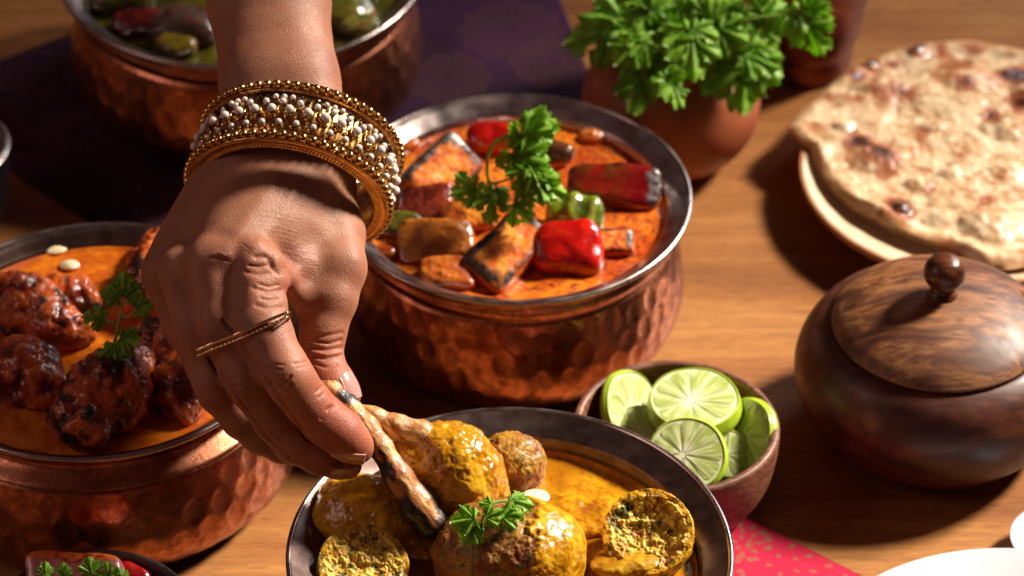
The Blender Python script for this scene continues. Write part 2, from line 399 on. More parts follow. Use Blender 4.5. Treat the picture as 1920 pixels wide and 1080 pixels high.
# colour: pinker at the tips and knuckles, deeper in the creases, char smears on the middle finger
colr = np.ones((len(HV), 3))
def spot(p, r): return np.exp(-(np.linalg.norm(HV-C(*p), axis=1)/r)**2)
tip = np.clip(spot((655,822,135), 1.7)+spot((600,770,134.5), 1.4)*.8+spot((640,730,136.5), 1.5)+spot((560,690,134), 1.2)*.45+spot((645,868,136.7), 1.3)*.6+spot((515,530,135), 1.2)*.5, 0, 1)
colr = mixc(colr, np.array([1.20, .60, .52]), tip*.9)
kn = np.clip(spot((540,705,133.5), .9)+spot((460,722,134.7), .9)+spot((405,740,136.2), .8)+spot((606,660,136.6), 1.)+spot((495,540,134.2), 1.1), 0, 1)
colr = mixc(colr, np.array([.88, .72, .68]), kn*.75)
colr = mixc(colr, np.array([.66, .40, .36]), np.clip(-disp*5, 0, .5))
colr = mixc(colr, np.array([.80, .72, .72]), sst(.0, .6, fbm(HV*.35, 2, 3))*.5)
colr = mixc(colr, np.array([1.12, .90, .86]), sst(.05, .4, fbm(HV*1.3, 3, 13))*.5); colr = mixc(colr, np.array([.80, .66, .60]), sst(.25, .5, fbm(HV*2.6, 3, 19))*.35)
sm = sst(.1, .35, fbm(HV*4.5, 3, 31))*np.clip(spot((632,852,135.9), .55)+spot((657,880,136.2), .5), 0, 1)*(facing > 0)
colr = mixc(colr, np.array([.18, .05, .04]), sm)
person = thing('person', 'right hand and forearm reaching from the top edge to hold a charred bone', 'person', C(530, 200, 141))
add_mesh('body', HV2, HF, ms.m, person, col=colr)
from mathutils.bvhtree import BVHTree
_f = HF[(HF >= 0).all(1)]; _near = (np.linalg.norm(HV2-C(650, 810, 135.5), axis=1) < 4.5)[_f].all(1)
BV = BVHTree.FromPolygons([tuple(p) for p in HV2], [tuple(q) for q in _f[_near]])
def nail(cx, cy, d, axis, dors, L, Wd, tipx=.10):
    """a thin curved plate laid on the fingertip, its free edge a little proud"""
    c = C(cx, cy, d); X_ = nrm(axis); Z_ = nrm(np.asarray(dors)-X_*(np.asarray(dors)@X_)); Y_ = np.cross(Z_, X_)
    nu, nv = 30, 22; u = np.linspace(-1, 1, nu); v = np.linspace(-1, 1, nv); U, Vv = np.meshgrid(u, v, indexing='ij')
    xx = L/2*U*np.where(U > 0, 1-.16*Vv**2, 1-.20*Vv**2); yy = Wd/2*Vv*(1-.08*U**2)
    T = np.full(U.shape, np.nan)
    for i in range(nu):
        for j in range(nv):
            o = c+X_*xx[i, j]+Y_*yy[i, j]+Z_*2.5; h = BV.ray_cast(Vector(o), Vector(-Z_), 3.2)
            if h[0] is not None: T[i, j] = (np.array(h[0])-c)@Z_
    # quadratic fit keeps the plate smooth where the finger is not
    m = ~np.isnan(T); A = np.stack([np.ones_like(U), U, U**2, Vv, Vv**2, Vv**4], -1); co, *_ = np.linalg.lstsq(A[m], T[m], rcond=None); T = A@co
    P = c+X_*xx[..., None]+Y_*yy[..., None]+Z_*(T+.035+tipx*.2*np.clip(U, 0, 1)**2)[..., None]
    P = P.reshape(-1, 3); P2 = P-Z_*.06; Fg = grid_faces(nu, nv); n = len(P)
    idx = np.arange(n).reshape(nu, nv); ring = np.concatenate([idx[0, :-1], idx[:-1, -1], idx[-1, :0:-1], idx[:0:-1, 0]]); r2 = np.roll(ring, -1)
    add_mesh('fingernail', np.vstack([P, P2]), [np.vstack([Fg, Fg[:, ::-1]+n, np.stack([ring, r2, r2+n, ring+n], -1)[:, ::-1]])], mn.m, person)
v2 = lambda x, y, z: RT*x + UP*y - FW*z       # right, up, towards the lens
nail(662, 838, 135.2, v2(1, -.50, -.05), v2(-.40, -.85, .50), 1.35, 1.15)
nail(648, 870, 136.7, v2(1, -.30, -.1), v2(-.1, -.85, .60), 1.1, .85)
nail(640, 738, 136.6, v2(.50, -.80, .15), v2(.80, .35, .60), 1.15, 1.05)
# ---------------------------------------------------------------- table and cloths
mw = Mat('table_wood', rough=.42, spec=.4)
g1 = mw.noise(.35, 5, .6, mw.stretch((.10, .7, 1), rot=(0, 0, R(3))), dist=.6); g2 = mw.noise(2.6, 6, .7, mw.stretch((.06, 1, 1), rot=(0, 0, R(3)))); g3 = mw.noise(14, 5, .75, mw.stretch((.07, 1, 1), rot=(0, 0, R(3))))
c = mw.ramp(g1, [(.30, lin('845430')), (.46, lin('a86e3c')), (.60, lin('bc844a')), (.75, lin('9c6434'))])
c = mw.mix(mw.ramp(g2, [(.35, .38), (.6, 0)]), c, tuple(lin('6a3c22'))); c = mw.mix(mw.math('MULTIPLY', mw.ramp(g3, [(.38, 1), (.52, 0)]), .5), c, tuple(lin('4a2412')))
mw.set('Base Color', c); mw.set('Roughness', mw.ramp(g2, [(.3, .5), (.7, .36)])); mw.bump(g3, .012, .6)
def slab(x0, x1, y0, y1, z0, z1):
    V = [(x, y, z) for z in (z0, z1) for x, y in ((x0, y0), (x1, y0), (x1, y1), (x0, y1))]
    return np.array(V, float), np.array([(3,2,1,0),(4,5,6,7),(0,1,5,4),(1,2,6,5),(2,3,7,6),(3,0,4,7)])
seam = at(1800, 22)[1]
table = thing('table', None, None, (0, 0, 0)); del table['o_cm']; table['o_cm'] = [0., 0., 0.]; table['kind'] = 'structure'
edges = [-78, seam-34, seam, seam+26, seam+60]
for a_, b_ in zip(edges[:-1], edges[1:]):
    V, F = slab(-90, 90, a_+.03, b_-.03, -3, 0); add_mesh('plank', V, F, mw.m, table, smooth=False)
V, F = slab(-90, 90, edges[0], edges[-1], -3.4, -.12); add_mesh('underside', V, F, mw.m, table, smooth=False)

def quad_cloth(name, label, cat, corners, nu, nv, zf, colf, mat, thick=.12):
    c4 = [at(*p)[:2] for p in corners]; u = np.linspace(0, 1, nu); v = np.linspace(0, 1, nv); U, W_ = np.meshgrid(u, v, indexing='ij')
    P = ((1-U)*(1-W_))[..., None]*c4[0] + (U*(1-W_))[..., None]*c4[1] + (U*W_)[..., None]*c4[2] + ((1-U)*W_)[..., None]*c4[3]
    P = P.reshape(-1, 2); z = thick + zf(P); T = np.column_stack([P, z]); B = np.column_stack([P, np.full(len(P), .004)])
    Ft = grid_faces(nu, nv); n = len(T); idx = np.arange(n).reshape(nu, nv)
    ring = np.concatenate([idx[0, :-1], idx[:-1, -1], idx[-1, :0:-1], idx[:0:-1, 0]]); r2 = np.roll(ring, -1)
    if np.cross(T[Ft[0, 1]]-T[Ft[0, 0]], T[Ft[0, 2]]-T[Ft[0, 0]])[2] < 0: Ft = Ft[:, ::-1]
    side = np.stack([ring, r2, r2+n, ring+n], -1)
    L = T.mean(0)*[1, 1, 0]
    o = add_mesh(name, np.vstack([T, B])-L, np.vstack([Ft, side]), mat, loc=L, local=True, col=np.vstack([colf(P), np.tile(colf(P[:1]), (n, 1))]))
    return tag(o, label, cat)
def medallion(P, c, r, lobes):
    d = P-c; q = np.hypot(d[:, 0], d[:, 1])/r; a = np.arctan2(d[:, 1], d[:, 0])
    e = 1+.07*np.cos(a*lobes)
    m = np.exp(-((q-e*.95)/.05)**2)+.8*np.exp(-((q-e*.74)/.035)**2)+np.exp(-((q-.50*(1+.16*np.cos(a*lobes)))/.05)**2)+.8*np.exp(-((q-.22)/.05)**2)
    m = m + (q < .9)*(q > .56)*(np.cos(a*lobes*2) > .45)*.55 + (q < .42)*(q > .26)*(np.cos(a*lobes) > .3)*.6
    return np.clip(m, 0, 1)
mc = Mat('cloth', rough=.8, spec=.2); mc.set('Base Color', mc.attr())
wv = mc.mix(.5, mc.noise(14, 2, .5, mc.stretch((1, .15, 1))), mc.noise(14, 2, .5, mc.stretch((.15, 1, 1)))); mc.bump(wv, .02, .5)
def purple(P):
    m = np.zeros(len(P))
    cs = [((75,115),3.0,12),((160,330),3.1,12),((60,225),2.3,10),((20,340),2.2,10),((235,215),2.4,10),((960,60),2.6,12),((840,150),2.1,10),((330,380),2.2,10),((1040,120),2.2,10),((880,-60),2.8,12)]
    for p, r, l in cs: m = np.maximum(m, medallion(P, at(*p)[:2], r, l))
    base = mixc(lin('2c1029'), lin('3d1a3c'), sst(-.4, .5, fbm(np.column_stack([P*.25, P[:, 0]*0]), 2, 4)))
    return mixc(base, lin('5c3830'), m*.55)
quad_cloth('purple_cloth', 'dark purple table mat printed with faded round medallions under the rear copper bowl', 'table mat',
           [(-190, 190), (330, 520), (1130, 205), (950, -250)], 330, 330, lambda P: .03*fbm(np.column_stack([P*.3, P[:, 0]*0]), 2, 8), purple, mc.m)
mr = Mat('printed_paper', rough=.6, spec=.3); mr.set('Base Color', mr.attr()); mr.bump(mr.noise(20, 3), .006, .5)
def red(P):
    m = np.zeros(len(P)); rs = np.random.RandomState(3)
    for (cx, cy, R0) in ((1470,1062,1.9),(1392,1020,1.1),(1585,1130,1.5),(1370,1130,1.7)):
        c0 = at(cx, cy)[:2]
        for ring_r, n, s in ((R0, 13, .12), (R0*.66, 8, .11), (R0*.33, 5, .09)):
            for k in range(n):
                if rs.rand() < .12: continue
                a = 2*math.pi*k/n+ring_r; p = c0+ring_r*np.array([math.cos(a), math.sin(a)]); d = P-p
                t = np.array([math.cos(a), math.sin(a)]); l = d@t; q = d@np.array([-t[1], t[0]])
                m = np.maximum(m, sst(1.15, .85, np.hypot(l/(s*1.5), q/s)+.25*noise(np.column_stack([P*6, P[:, 0]*0]), 2)))
    m *= .6+.4*sst(-.5, .3, noise(np.column_stack([P*9, P[:, 0]*0]), 5))
    return mixc(np.tile(lin('b8143c'), (len(P), 1)), lin('8f5a3c'), m)
quad_cloth('red_table_mat', 'crimson table mat with gold floral print under the front bowl', 'table mat',
           [(1378, 962), (1760, 1155), (1180, 1480), (820, 1190)], 420, 360, lambda P: P[:, 0]*0, red, mr.m, .08)

# ---------------------------------------------------------------- copper handis
mcu = Mat('hammered_copper', rough=.27, metal=1.)
nz = mcu.noise(.5, 4, .6); c = mcu.ramp(nz, [(.3, lin('9c5a40')), (.6, lin('cc8a6a'))])
nt = mcu.noise(2.2, 5, .65); c = mcu.mix(mcu.ramp(nt, [(.42, 0), (.70, .75)]), c, tuple(lin('5c2c20')))
mcu.set('Base Color', c); mcu.set('Roughness', mcu.ramp(nt, [(.3, .20), (.7, .40)])); mcu.bump(mcu.noise(9, 5, .7), .02, .5)
mst = Mat('steel', rough=.27, metal=1., color=tuple(lin('b4a8a4'))); nn = mst.noise(1, 3, .5); mst.set('Roughness', mst.ramp(nn, [(.3, .20), (.7, .36)])); 
md = Mat('dark_steel', rough=.36, metal=1.)
nd = md.noise(1.3, 4, .6); md.set('Base Color', md.ramp(nd, [(.3, lin('54443f')), (.7, lin('77645d'))])); md.set('Roughness', md.ramp(md.noise(1.2, 3), [(.3, .32), (.7, .42)])); md.bump(md.noise(3, 3, .5), .004, .5)
def hammer(n, z0, rh, rows, depth, seed):
    def f(A, Z, Rr):
        D = np.zeros_like(A)
        for k in range(rows):
            zc = z0+rh*k; u = A/(2*math.pi)*n + .5*(k % 2); iu = np.floor(u)
            j1 = _hash((iu % n).astype(int), np.full_like(iu, k).astype(int), np.zeros_like(iu).astype(int), seed); j2 = _hash((iu % n).astype(int), np.full_like(iu, k+50).astype(int), np.zeros_like(iu).astype(int), seed)
            du = (u-iu-.5-(j1-.5)*.22)*(2*math.pi*7.4/n); dz = Z-zc-(j2-.5)*.25
            q = np.sqrt((du/(.34+.16*j1))**2+(dz/(.5+.2*j2))**2); D -= depth*(.6+.8*j2)*np.clip(1-q*q, 0, 1)**.85
        return D
    return f
def handi(label, c, r, rb, h, lining_mat, lipw, curry_z, seed):
    t = thing('copper_bowl', label, 'bowl', (c[0], c[1], 0), 'copper serving bowls'); o = np.array([c[0], c[1], 0])
    k = h/7.2
    out = smooth_prof([(0, .25), (rb*.55, .05), (rb*.74, 0), (rb*.86, .25*k), (rb*.955, .95*k), (rb, 2.0*k), (rb*.99, 3.4*k), (rb*.965, 4.7*k), (rb*.945, 5.4*k)], 150)
    sh = smooth_prof([(rb*.945, 5.4*k), (rb*.93, 5.6*k), (rb*.955, 5.75*k), (r*.945, 6.2*k), (r*.935, 6.5*k), (r*.95, 6.8*k), (r*.975, 7.0*k)], 40)
    nz_ = 1.15*k
    hm = hammer(40, 1.2*k, nz_, 4, .048, seed)
    V, F = lathe(out, o, 560, hm); add_mesh('body', V, F, mcu.m, t)
    V, F = lathe(sh, o, 160); add_mesh('shoulder', V, F, mcu.m, t)
    lip = smooth_prof([(r*.97, h-.22), (r-.03, h-.16), (r+.03, h-.04), (r-.01, h+.06), (r-.12, h+.09), (r-.2, h+.02)], 24)
    V, F = lathe(lip, o, 200); add_mesh('rim', V, F, mst.m, t)
    ri = r-lipw
    inn = smooth_prof([(r-.2, h+.02), (r-.45, h-.10), (ri+.12, h-.42), (ri, h-.55), (ri-.10, h-.80), (ri-.16, h-1.3), (ri-.6, 2.0), (ri-1.6, 1.0), (ri*.4, .75), (.01, .7)], 90)
    V, F = lathe(inn, o, 200); add_mesh('lining', V, F[:, ::-1], lining_mat, t)
    return t, o
cc_ = at(966, 366, 7.2); CB = handi('hammered copper bowl of tomato curry with paneer and red peppers, beside the hand', cc_, 7.95, 7.7, 7.2, mst.m, 1.05, 6.25, 1)
cf_ = at(956, 1034, 7.0); FB = handi('bowl with wide dark steel lip at the front, below the fingers', cf_, 8.85, 8.7, 7.0, md.m, 1.25, 5.9, 2)
cl_ = at(178, 631, 7.0); LB = handi('copper bowl of orange curry with charred chicken at the left edge', cl_, 8.1, 8.75, 7.0, md.m, .85, 6.3, 3)
ct_ = at(455, -66, 7.3); TB = handi('blurred copper bowl of green curry behind the forearm', ct_, 9.1, 8.8, 7.3, mst.m, 1.0, 6.3, 4)

# liquids
def mfood(name, rough=.3, coat=.3, sss=.15, bumps=((8, .02),), sss_r=(1, .45, .15), spec=.5):
    m = Mat(name, rough=rough, coat=coat, coat_rough=.12, sss=sss, sss_r=sss_r, sss_scale=.0025, spec=spec)
    n = m.N.new('ShaderNodeAttribute'); n.attribute_name = 'Col'; m.set('Base Color', n.outputs['Color']); m.set('Roughness', n.outputs['Alpha'])
    pv = None
    for s, d in bumps: pv = m.bump(m.noise(s, 4, .6), d, .7, pv)
    return m
mcurry = mfood('curry', bumps=((1.6, .05), (7, .012)), coat=.3)
def add_alpha(o, a):
    at_ = o.data.color_attributes['Col']; b = np.empty(len(at_.data)*4, np.float32); at_.data.foreach_get('color', b); b = b.reshape(-1, 4); b[:, 3] = a; at_.data.foreach_set('color', b.ravel())
def liquid(name, label, o, r, z, colf, wave, seed):
    n, m = 220, 90; a = np.linspace(0, 2*math.pi, n, endpoint=False); q = np.linspace(.001, 1, m)**.8
    A, Q = np.meshgrid(a, q, indexing='ij'); X_ = Q*r*np.cos(A); Y_ = Q*r*np.sin(A); P = np.stack([X_, Y_, 0*X_], -1).reshape(-1, 3)
    h_ = wave*fbm(P*.55, 3, seed)+wave*.35*fbm(P*2.2, 3, seed+5); h_ += .12*sst(.965, 1., Q.ravel())
    V = P+[0, 0, 1]*h_[:, None]; cl, rg = colf(P, h_)
    ob = add_mesh(name, V, grid_faces(n, m, True), mcurry.m, loc=(o[0], o[1], z), local=True, col=cl); add_alpha(ob, rg); return tag(ob, label, 'curry')
def c_orange(P, h):
    f = fbm(P*1.6, 4, 3); g = fbm(P*5, 3, 8); c = mixc(lin('b8580c'), lin('da7c16'), sst(-.3, .35, f)); c = mixc(c, lin('a63c0c'), sst(.05, .4, g)*.5); c = mixc(c, lin('e0913c'), sst(.25, .55, -g)*.3)
    return c, .22+.2*sst(-.3, .3, g)
def c_tikka(P, h):
    f = fbm(P*1.3, 4, 13); g = fbm(P*6, 3, 18); c = mixc(lin('a8440c'), lin('d07418'), sst(-.3, .35, f)); c = mixc(c, lin('8a2c0a'), sst(.05, .35, g)*.7); c = mixc(c, lin('e08838'), sst(.22, .55, -g)*.35); c = mixc(c, lin('5a160a'), sst(.3, .5, fbm(P*9, 2, 21)))
    return c, .2+.25*sst(-.3, .3, g)
def c_mustard(P, h):
    f = fbm(P*1.1, 4, 23); g = fbm(P*7, 3, 28); c = mixc(lin('9c640a'), lin('c48c16'), sst(-.3, .35, f)); c = mixc(c, lin('8a3e08'), sst(.1, .4, g)*.5); c = mixc(c, lin('6a6010'), sst(.46, .54, fbm(P*8, 2, 41))*.7)
    return c, .12+.15*sst(-.3, .3, g)
def c_green(P, h):
    f = fbm(P*1.1, 4, 33); g = fbm(P*3, 3, 38); c = mixc(lin('333208'), lin('5a520c'), sst(-.3, .35, f)); c = mixc(c, lin('2c3208'), sst(.05, .35, g)*.8); return c, .2+.2*sst(-.3, .3, g)
liquid('tomato_curry', 'red orange tomato gravy filling the bowl beside the hand', CB[1], 6.83, 6.3, c_tikka, .10, 2)
liquid('mustard_curry', 'glossy mustard yellow gravy in the front bowl', FB[1], 7.5, 5.85, c_mustard, .07, 3)
liquid('orange_curry', 'smooth orange gravy around the charred chicken pieces', LB[1], 7.15, 6.3, c_orange, .04, 4)
liquid('green_curry', 'dark green gravy in the blurred rear bowl', TB[1], 8.0, 6.4, c_green, .12, 5)
# ---------------------------------------------------------------- wooden pot, lime bowl
def wood(name, dark, mid, light, rough, rot, s=1., xstr=.22, bump=.006):
    m = Mat(name, rough=rough, spec=.45); co = m.stretch((xstr, 1, 1), rot=rot)
    a = m.noise(.9*s, 5, .6, co, dist=1.2); b = m.noise(4*s, 6, .75, m.stretch((xstr*.4, 1, 1), rot=rot)); d = m.noise(1.2, 3)
    c = m.ramp(a, [(.32, dark), (.46, mid), (.56, light), (.64, mid), (.74, dark)])
    c = m.mix(m.ramp(b, [(.38, .8), (.58, 0)]), c, tuple(dark)); m.set('Base Color', c); m.set('Roughness', m.ramp(d, [(.3, rough-.08), (.7, rough+.1)])); m.bump(b, bump, .7); return m
mwl = wood('walnut_lid', lin('3c1e10'), lin('683c20'), lin('946238'), .50, (0, R(8), R(-22)), .8, .3)
mwb = wood('walnut_body', lin('30150e'), lin('4a2216'), lin('60301c'), .42, (R(6), R(10), R(18)), .55, .35)
mwk = wood('walnut_knob', lin('281009'), lin('4e2614'), lin('6a3a20'), .3, (0, R(80), 0), 1.4)
pc = at(1762, 607, 5.8); PO = np.array([pc[0], pc[1], 0])
pot = thing('lidded_pot', 'round dark wooden pot with a knobbed lid at the right edge', 'pot', PO)
prof = smooth_prof([(.01, .2), (3.0, .1), (3.9, 0), (4.7, .35), (5.65, 1.4), (6.15, 2.8), (6.12, 3.9), (5.6, 5.0), (4.9, 5.6), (4.35, 5.72), (4.1, 5.6), (3.9, 5.3)], 120)
V, F = lathe(prof, PO, 160, lambda A, Z, Rr: .03*np.cos(A*2+1)+.02*np.cos(A*3)); add_mesh('pot_body', V, F, mwb.m, pot)
def lid_disp(A, Z, Rr):                                       # spoon notch in the edge at the right
    d = np.abs(((A-R(17)+math.pi) % (2*math.pi))-math.pi); return -.55*np.exp(-(d/.085)**4)*sst(3.7, 4.3, Rr)
prof = smooth_prof([(3.8, 5.45), (4.3, 5.62), (4.62, 5.74), (4.70, 5.86), (4.62, 6.0), (4.2, 6.38), (3.4, 6.83), (2.4, 7.18), (1.3, 7.38), (.5, 7.44), (.01, 7.45)], 100)
V, F = lathe(prof, PO, 256, lid_disp); lid = add_mesh('lid', V, F, mwl.m, pot)
prof = smooth_prof([(.62, 7.32), (.66, 7.44), (.58, 7.62), (.50, 7.75), (.57, 7.86), (.52, 7.95), (.62, 8.02), (.84, 8.28), (.91, 8.62), (.84, 8.98), (.60, 9.28), (.28, 9.42), (.01, 9.45)], 80)
kn_ = lathe(prof, PO, 64); ko = add_mesh('knob', kn_[0]-PO, kn_[1], mwk.m, lid, loc=(0, 0, 0), local=True)

mlb = wood('lime_bowl_wood', lin('48261a'), lin('70442e'), lin('8a5c40'), .5, (R(10), R(5), R(65)), 1.6, .25)
bc = at(1267, 796, 4.4); BO = np.array([bc[0], bc[1], 0])
lb = thing('wooden_bowl', 'small brown wooden bowl holding the cut limes', 'bowl', BO)
prof = smooth_prof([(.01, .1), (1.9, .05), (2.5, 0), (3.3, .45), (4.05, 1.7), (4.36, 3.1), (4.42, 4.1), (4.38, 4.36), (4.22, 4.44), (4.06, 4.36), (4.0, 4.1), (3.9, 3.0), (3.4, 1.6), (2.4, .8), (.01, .6)], 140)
V, F = lathe(prof, BO, 160, lambda A, Z, Rr: .02*np.cos(A*3)); add_mesh('bowl', V, F, mlb.m, lb)

# limes
mrind = Mat('lime_rind', rough=.32, sss=.35, sss_r=(.6, 1, .2)); mrind.set('Base Color', mrind.ramp(mrind.noise(1.2, 3), [(.3, lin('86a01e')), (.7, lin('a8c032'))])); mrind.bump(mrind.voro(11), .012, .5)
mfl = Mat('lime_flesh', rough=.2, sss=.35, sss_r=(.8, 1, .3), sss_scale=.003, coat=.3, coat_rough=.1); mfl.set('Base Color', mfl.attr()); mfl.bump(mfl.noise(14, 3), .015, .6)
def lime(label, c, n, x, r, thick, seed, bright=1.0):
    Fm = frame(x, n); t = thing('lime_slice', label, 'lime', c, 'cut limes in the wooden bowl'); rs = np.random.RandomState(seed)
    bulge = .12
    prof = smooth_prof([(r*.55, -thick-.02), (r*.93, -thick), (r*.985, -thick*.92), (r*(1+bulge*.5), -thick*.5), (r*1.0, -.05), (r*.985, 0), (r*.965, .01)], 30)
    V, F = lathe(prof, (0, 0, 0), 90, lambda A, Z, Rr: .02*np.cos(A*2+seed)+.012*np.cos(A*5+seed)); a_, b_ = lathe(np.array([(.01, -thick-.02), (r*.55, -thick-.02)]), (0, 0, 0), 90)
    V2, F2 = merge([(V, F), (a_, b_)]); add_mesh('rind', V2@Fm.T+c, F2, mrind.m, t)
    # pith: pale disc with a white centre
    u = np.linspace(0, 2*math.pi, 120, endpoint=False); q = np.linspace(.001, 1, 26); A, Q = np.meshgrid(u, q, indexing='ij'); P = np.stack([Q*r*.975*np.cos(A), Q*r*.975*np.sin(A), -.03+0*Q], -1).reshape(-1, 3); Qf = Q.ravel()
    colp = mixc(lin('dfe2bc'), lin('c4d288'), sst(.9, 1, Qf)); add_mesh('pith', P@Fm.T+c, grid_faces(120, 26, True), mfl.m, t, col=colp*bright)
    k = rs.randint(9, 11); a0 = rs.rand()*6; offc = rs.randn(2)*.05*r
    cuts = a0+np.cumsum(np.r_[0, (1+.25*rs.rand(k))]); cuts = cuts[0]+(cuts-cuts[0])/(cuts[-1]-cuts[0])*2*math.pi
    for i in range(k):
        a1, a2 = cuts[i], cuts[i+1]; g = .035
        s = np.linspace(0, 1, 16); qq = np.linspace(0, 1, 14); S_, Qq = np.meshgrid(s, qq, indexing='ij')
        w_ = (a2-a1)/2-g*1.0/np.clip(Qq*.9+.1, .1, 1)*.5; w_ = np.clip(w_, .02, None)
        corner = 1-.10*np.abs(2*S_-1)**5*1.0
        rad = (.085+Qq*.82*corner)*r; An = (a1+a2)/2+(2*S_-1)*w_
        dome = .022*np.sin(math.pi*np.clip(Qq, .02, .98))**.5*np.sin(math.pi*np.clip(S_, .03, .97))**.5
        ves = noise(np.stack([np.cos(An)*9+An*14, np.sin(An)*9+An*8, Qq*3.2+i*7], -1), seed)
        Pz = dome+.012*ves-.016
        P = np.stack([rad*np.cos(An)+offc[0]*(1-Qq), rad*np.sin(An)+offc[1]*(1-Qq), Pz], -1).reshape(-1, 3)
        cl = mixc(lin('9cab58'), lin('c6cd92'), sst(-.5, .6, ves).ravel()); cl = mixc(cl, lin('e6e8c4'), sst(.45, 0., Qq.ravel())*.8)
        add_mesh('segment', P@Fm.T+c, grid_faces(16, 14), mfl.m, t, col=cl*bright)
up = np.array([0, 0, 1.]); tv = -FW
BZ = 4.4
lime('half lime lying flat on top with its bright cut face up', at(1302, 746, 4.7), nrm(up*.98+tv*.10+RT*-.04), RT, 1.92, 1.05, 1)
lime('front lime slice tilted towards the camera with sunlit pale centre', at(1287, 850, 3.95)-FW*.45, nrm(up*.62+tv*.78+RT*-.12), RT, 1.66, .55, 2)
lime('shaded lime slice leaning against the left wall of the bowl', at(1190, 766, 3.5), nrm(up*.35+tv*.62+RT*.85), UP, 1.7, .5, 3)
lime('lime wedge standing on its edge at the right of the bowl, rind outward', at(1388, 820, 3.45), nrm(up*.35+tv*.45+RT*-.75), UP, 1.75, .6, 4)
lime('half hidden lime slice low at the left, under the front slice', at(1205, 815, 3.3), nrm(up*.85+tv*.5+RT*.1), RT, 1.5, .4, 5)
lime('smallest visible lime slice peeking out right of the front slice', at(1362, 850, 3.35), nrm(up*.55+tv*.8+RT*.1), RT, 1.1, .4, 6)
lime('lime slice buried in shade between the flat half and the right wedge', at(1335, 812, 3.1), nrm(up*.8+tv*.5+RT*-.2), RT, 1.5, .5, 7)

# ---------------------------------------------------------------- plate with naan
mpl = Mat('stoneware', rough=.38, spec=.5, coat=.2); mpl.set('Base Color', mpl.ramp(mpl.noise(1.5, 4), [(.3, lin('d8bd98')), (.7, lin('e6d2b2'))]))
mpr = Mat('plate_wood', rough=.5); mpr.set('Base Color', mpr.ramp(mpr.noise(1.3, 4, .6, mpr.stretch((1, 1, 3))), [(.3, lin('a8704c')), (.7, lin('c08e66'))])); mpr.bump(mpr.noise(8, 3), .008, .5)
np_ = at(1835, 326, 1.75); NP = np.array([np_[0], np_[1], 0])
pl = thing('plate', 'round cream plate with brown rim under the flatbread', 'plate', NP)
prof = smooth_prof([(.01, .1), (4.8, .05), (5.6, 0), (6.6, .45), (7.7, .95), (8.45, 1.4), (8.64, 1.7), (8.58, 1.86), (8.40, 1.88)], 60)
V, F = lathe(prof, NP, 180); add_mesh('outer_shell', V, F, mpr.m, pl)
prof = smooth_prof([(8.40, 1.88), (8.25, 1.82), (7.4, 1.55), (6.6, 1.35), (5.6, 1.25), (.01, 1.2)], 50)
V, F = lathe(prof, NP, 180); add_mesh('well', V, F[:, ::-1], mpl.m, pl)
mna = mfood('naan', coat=.25, sss=.15, bumps=((5, .03), (16, .012)), sss_r=(1, .6, .3))
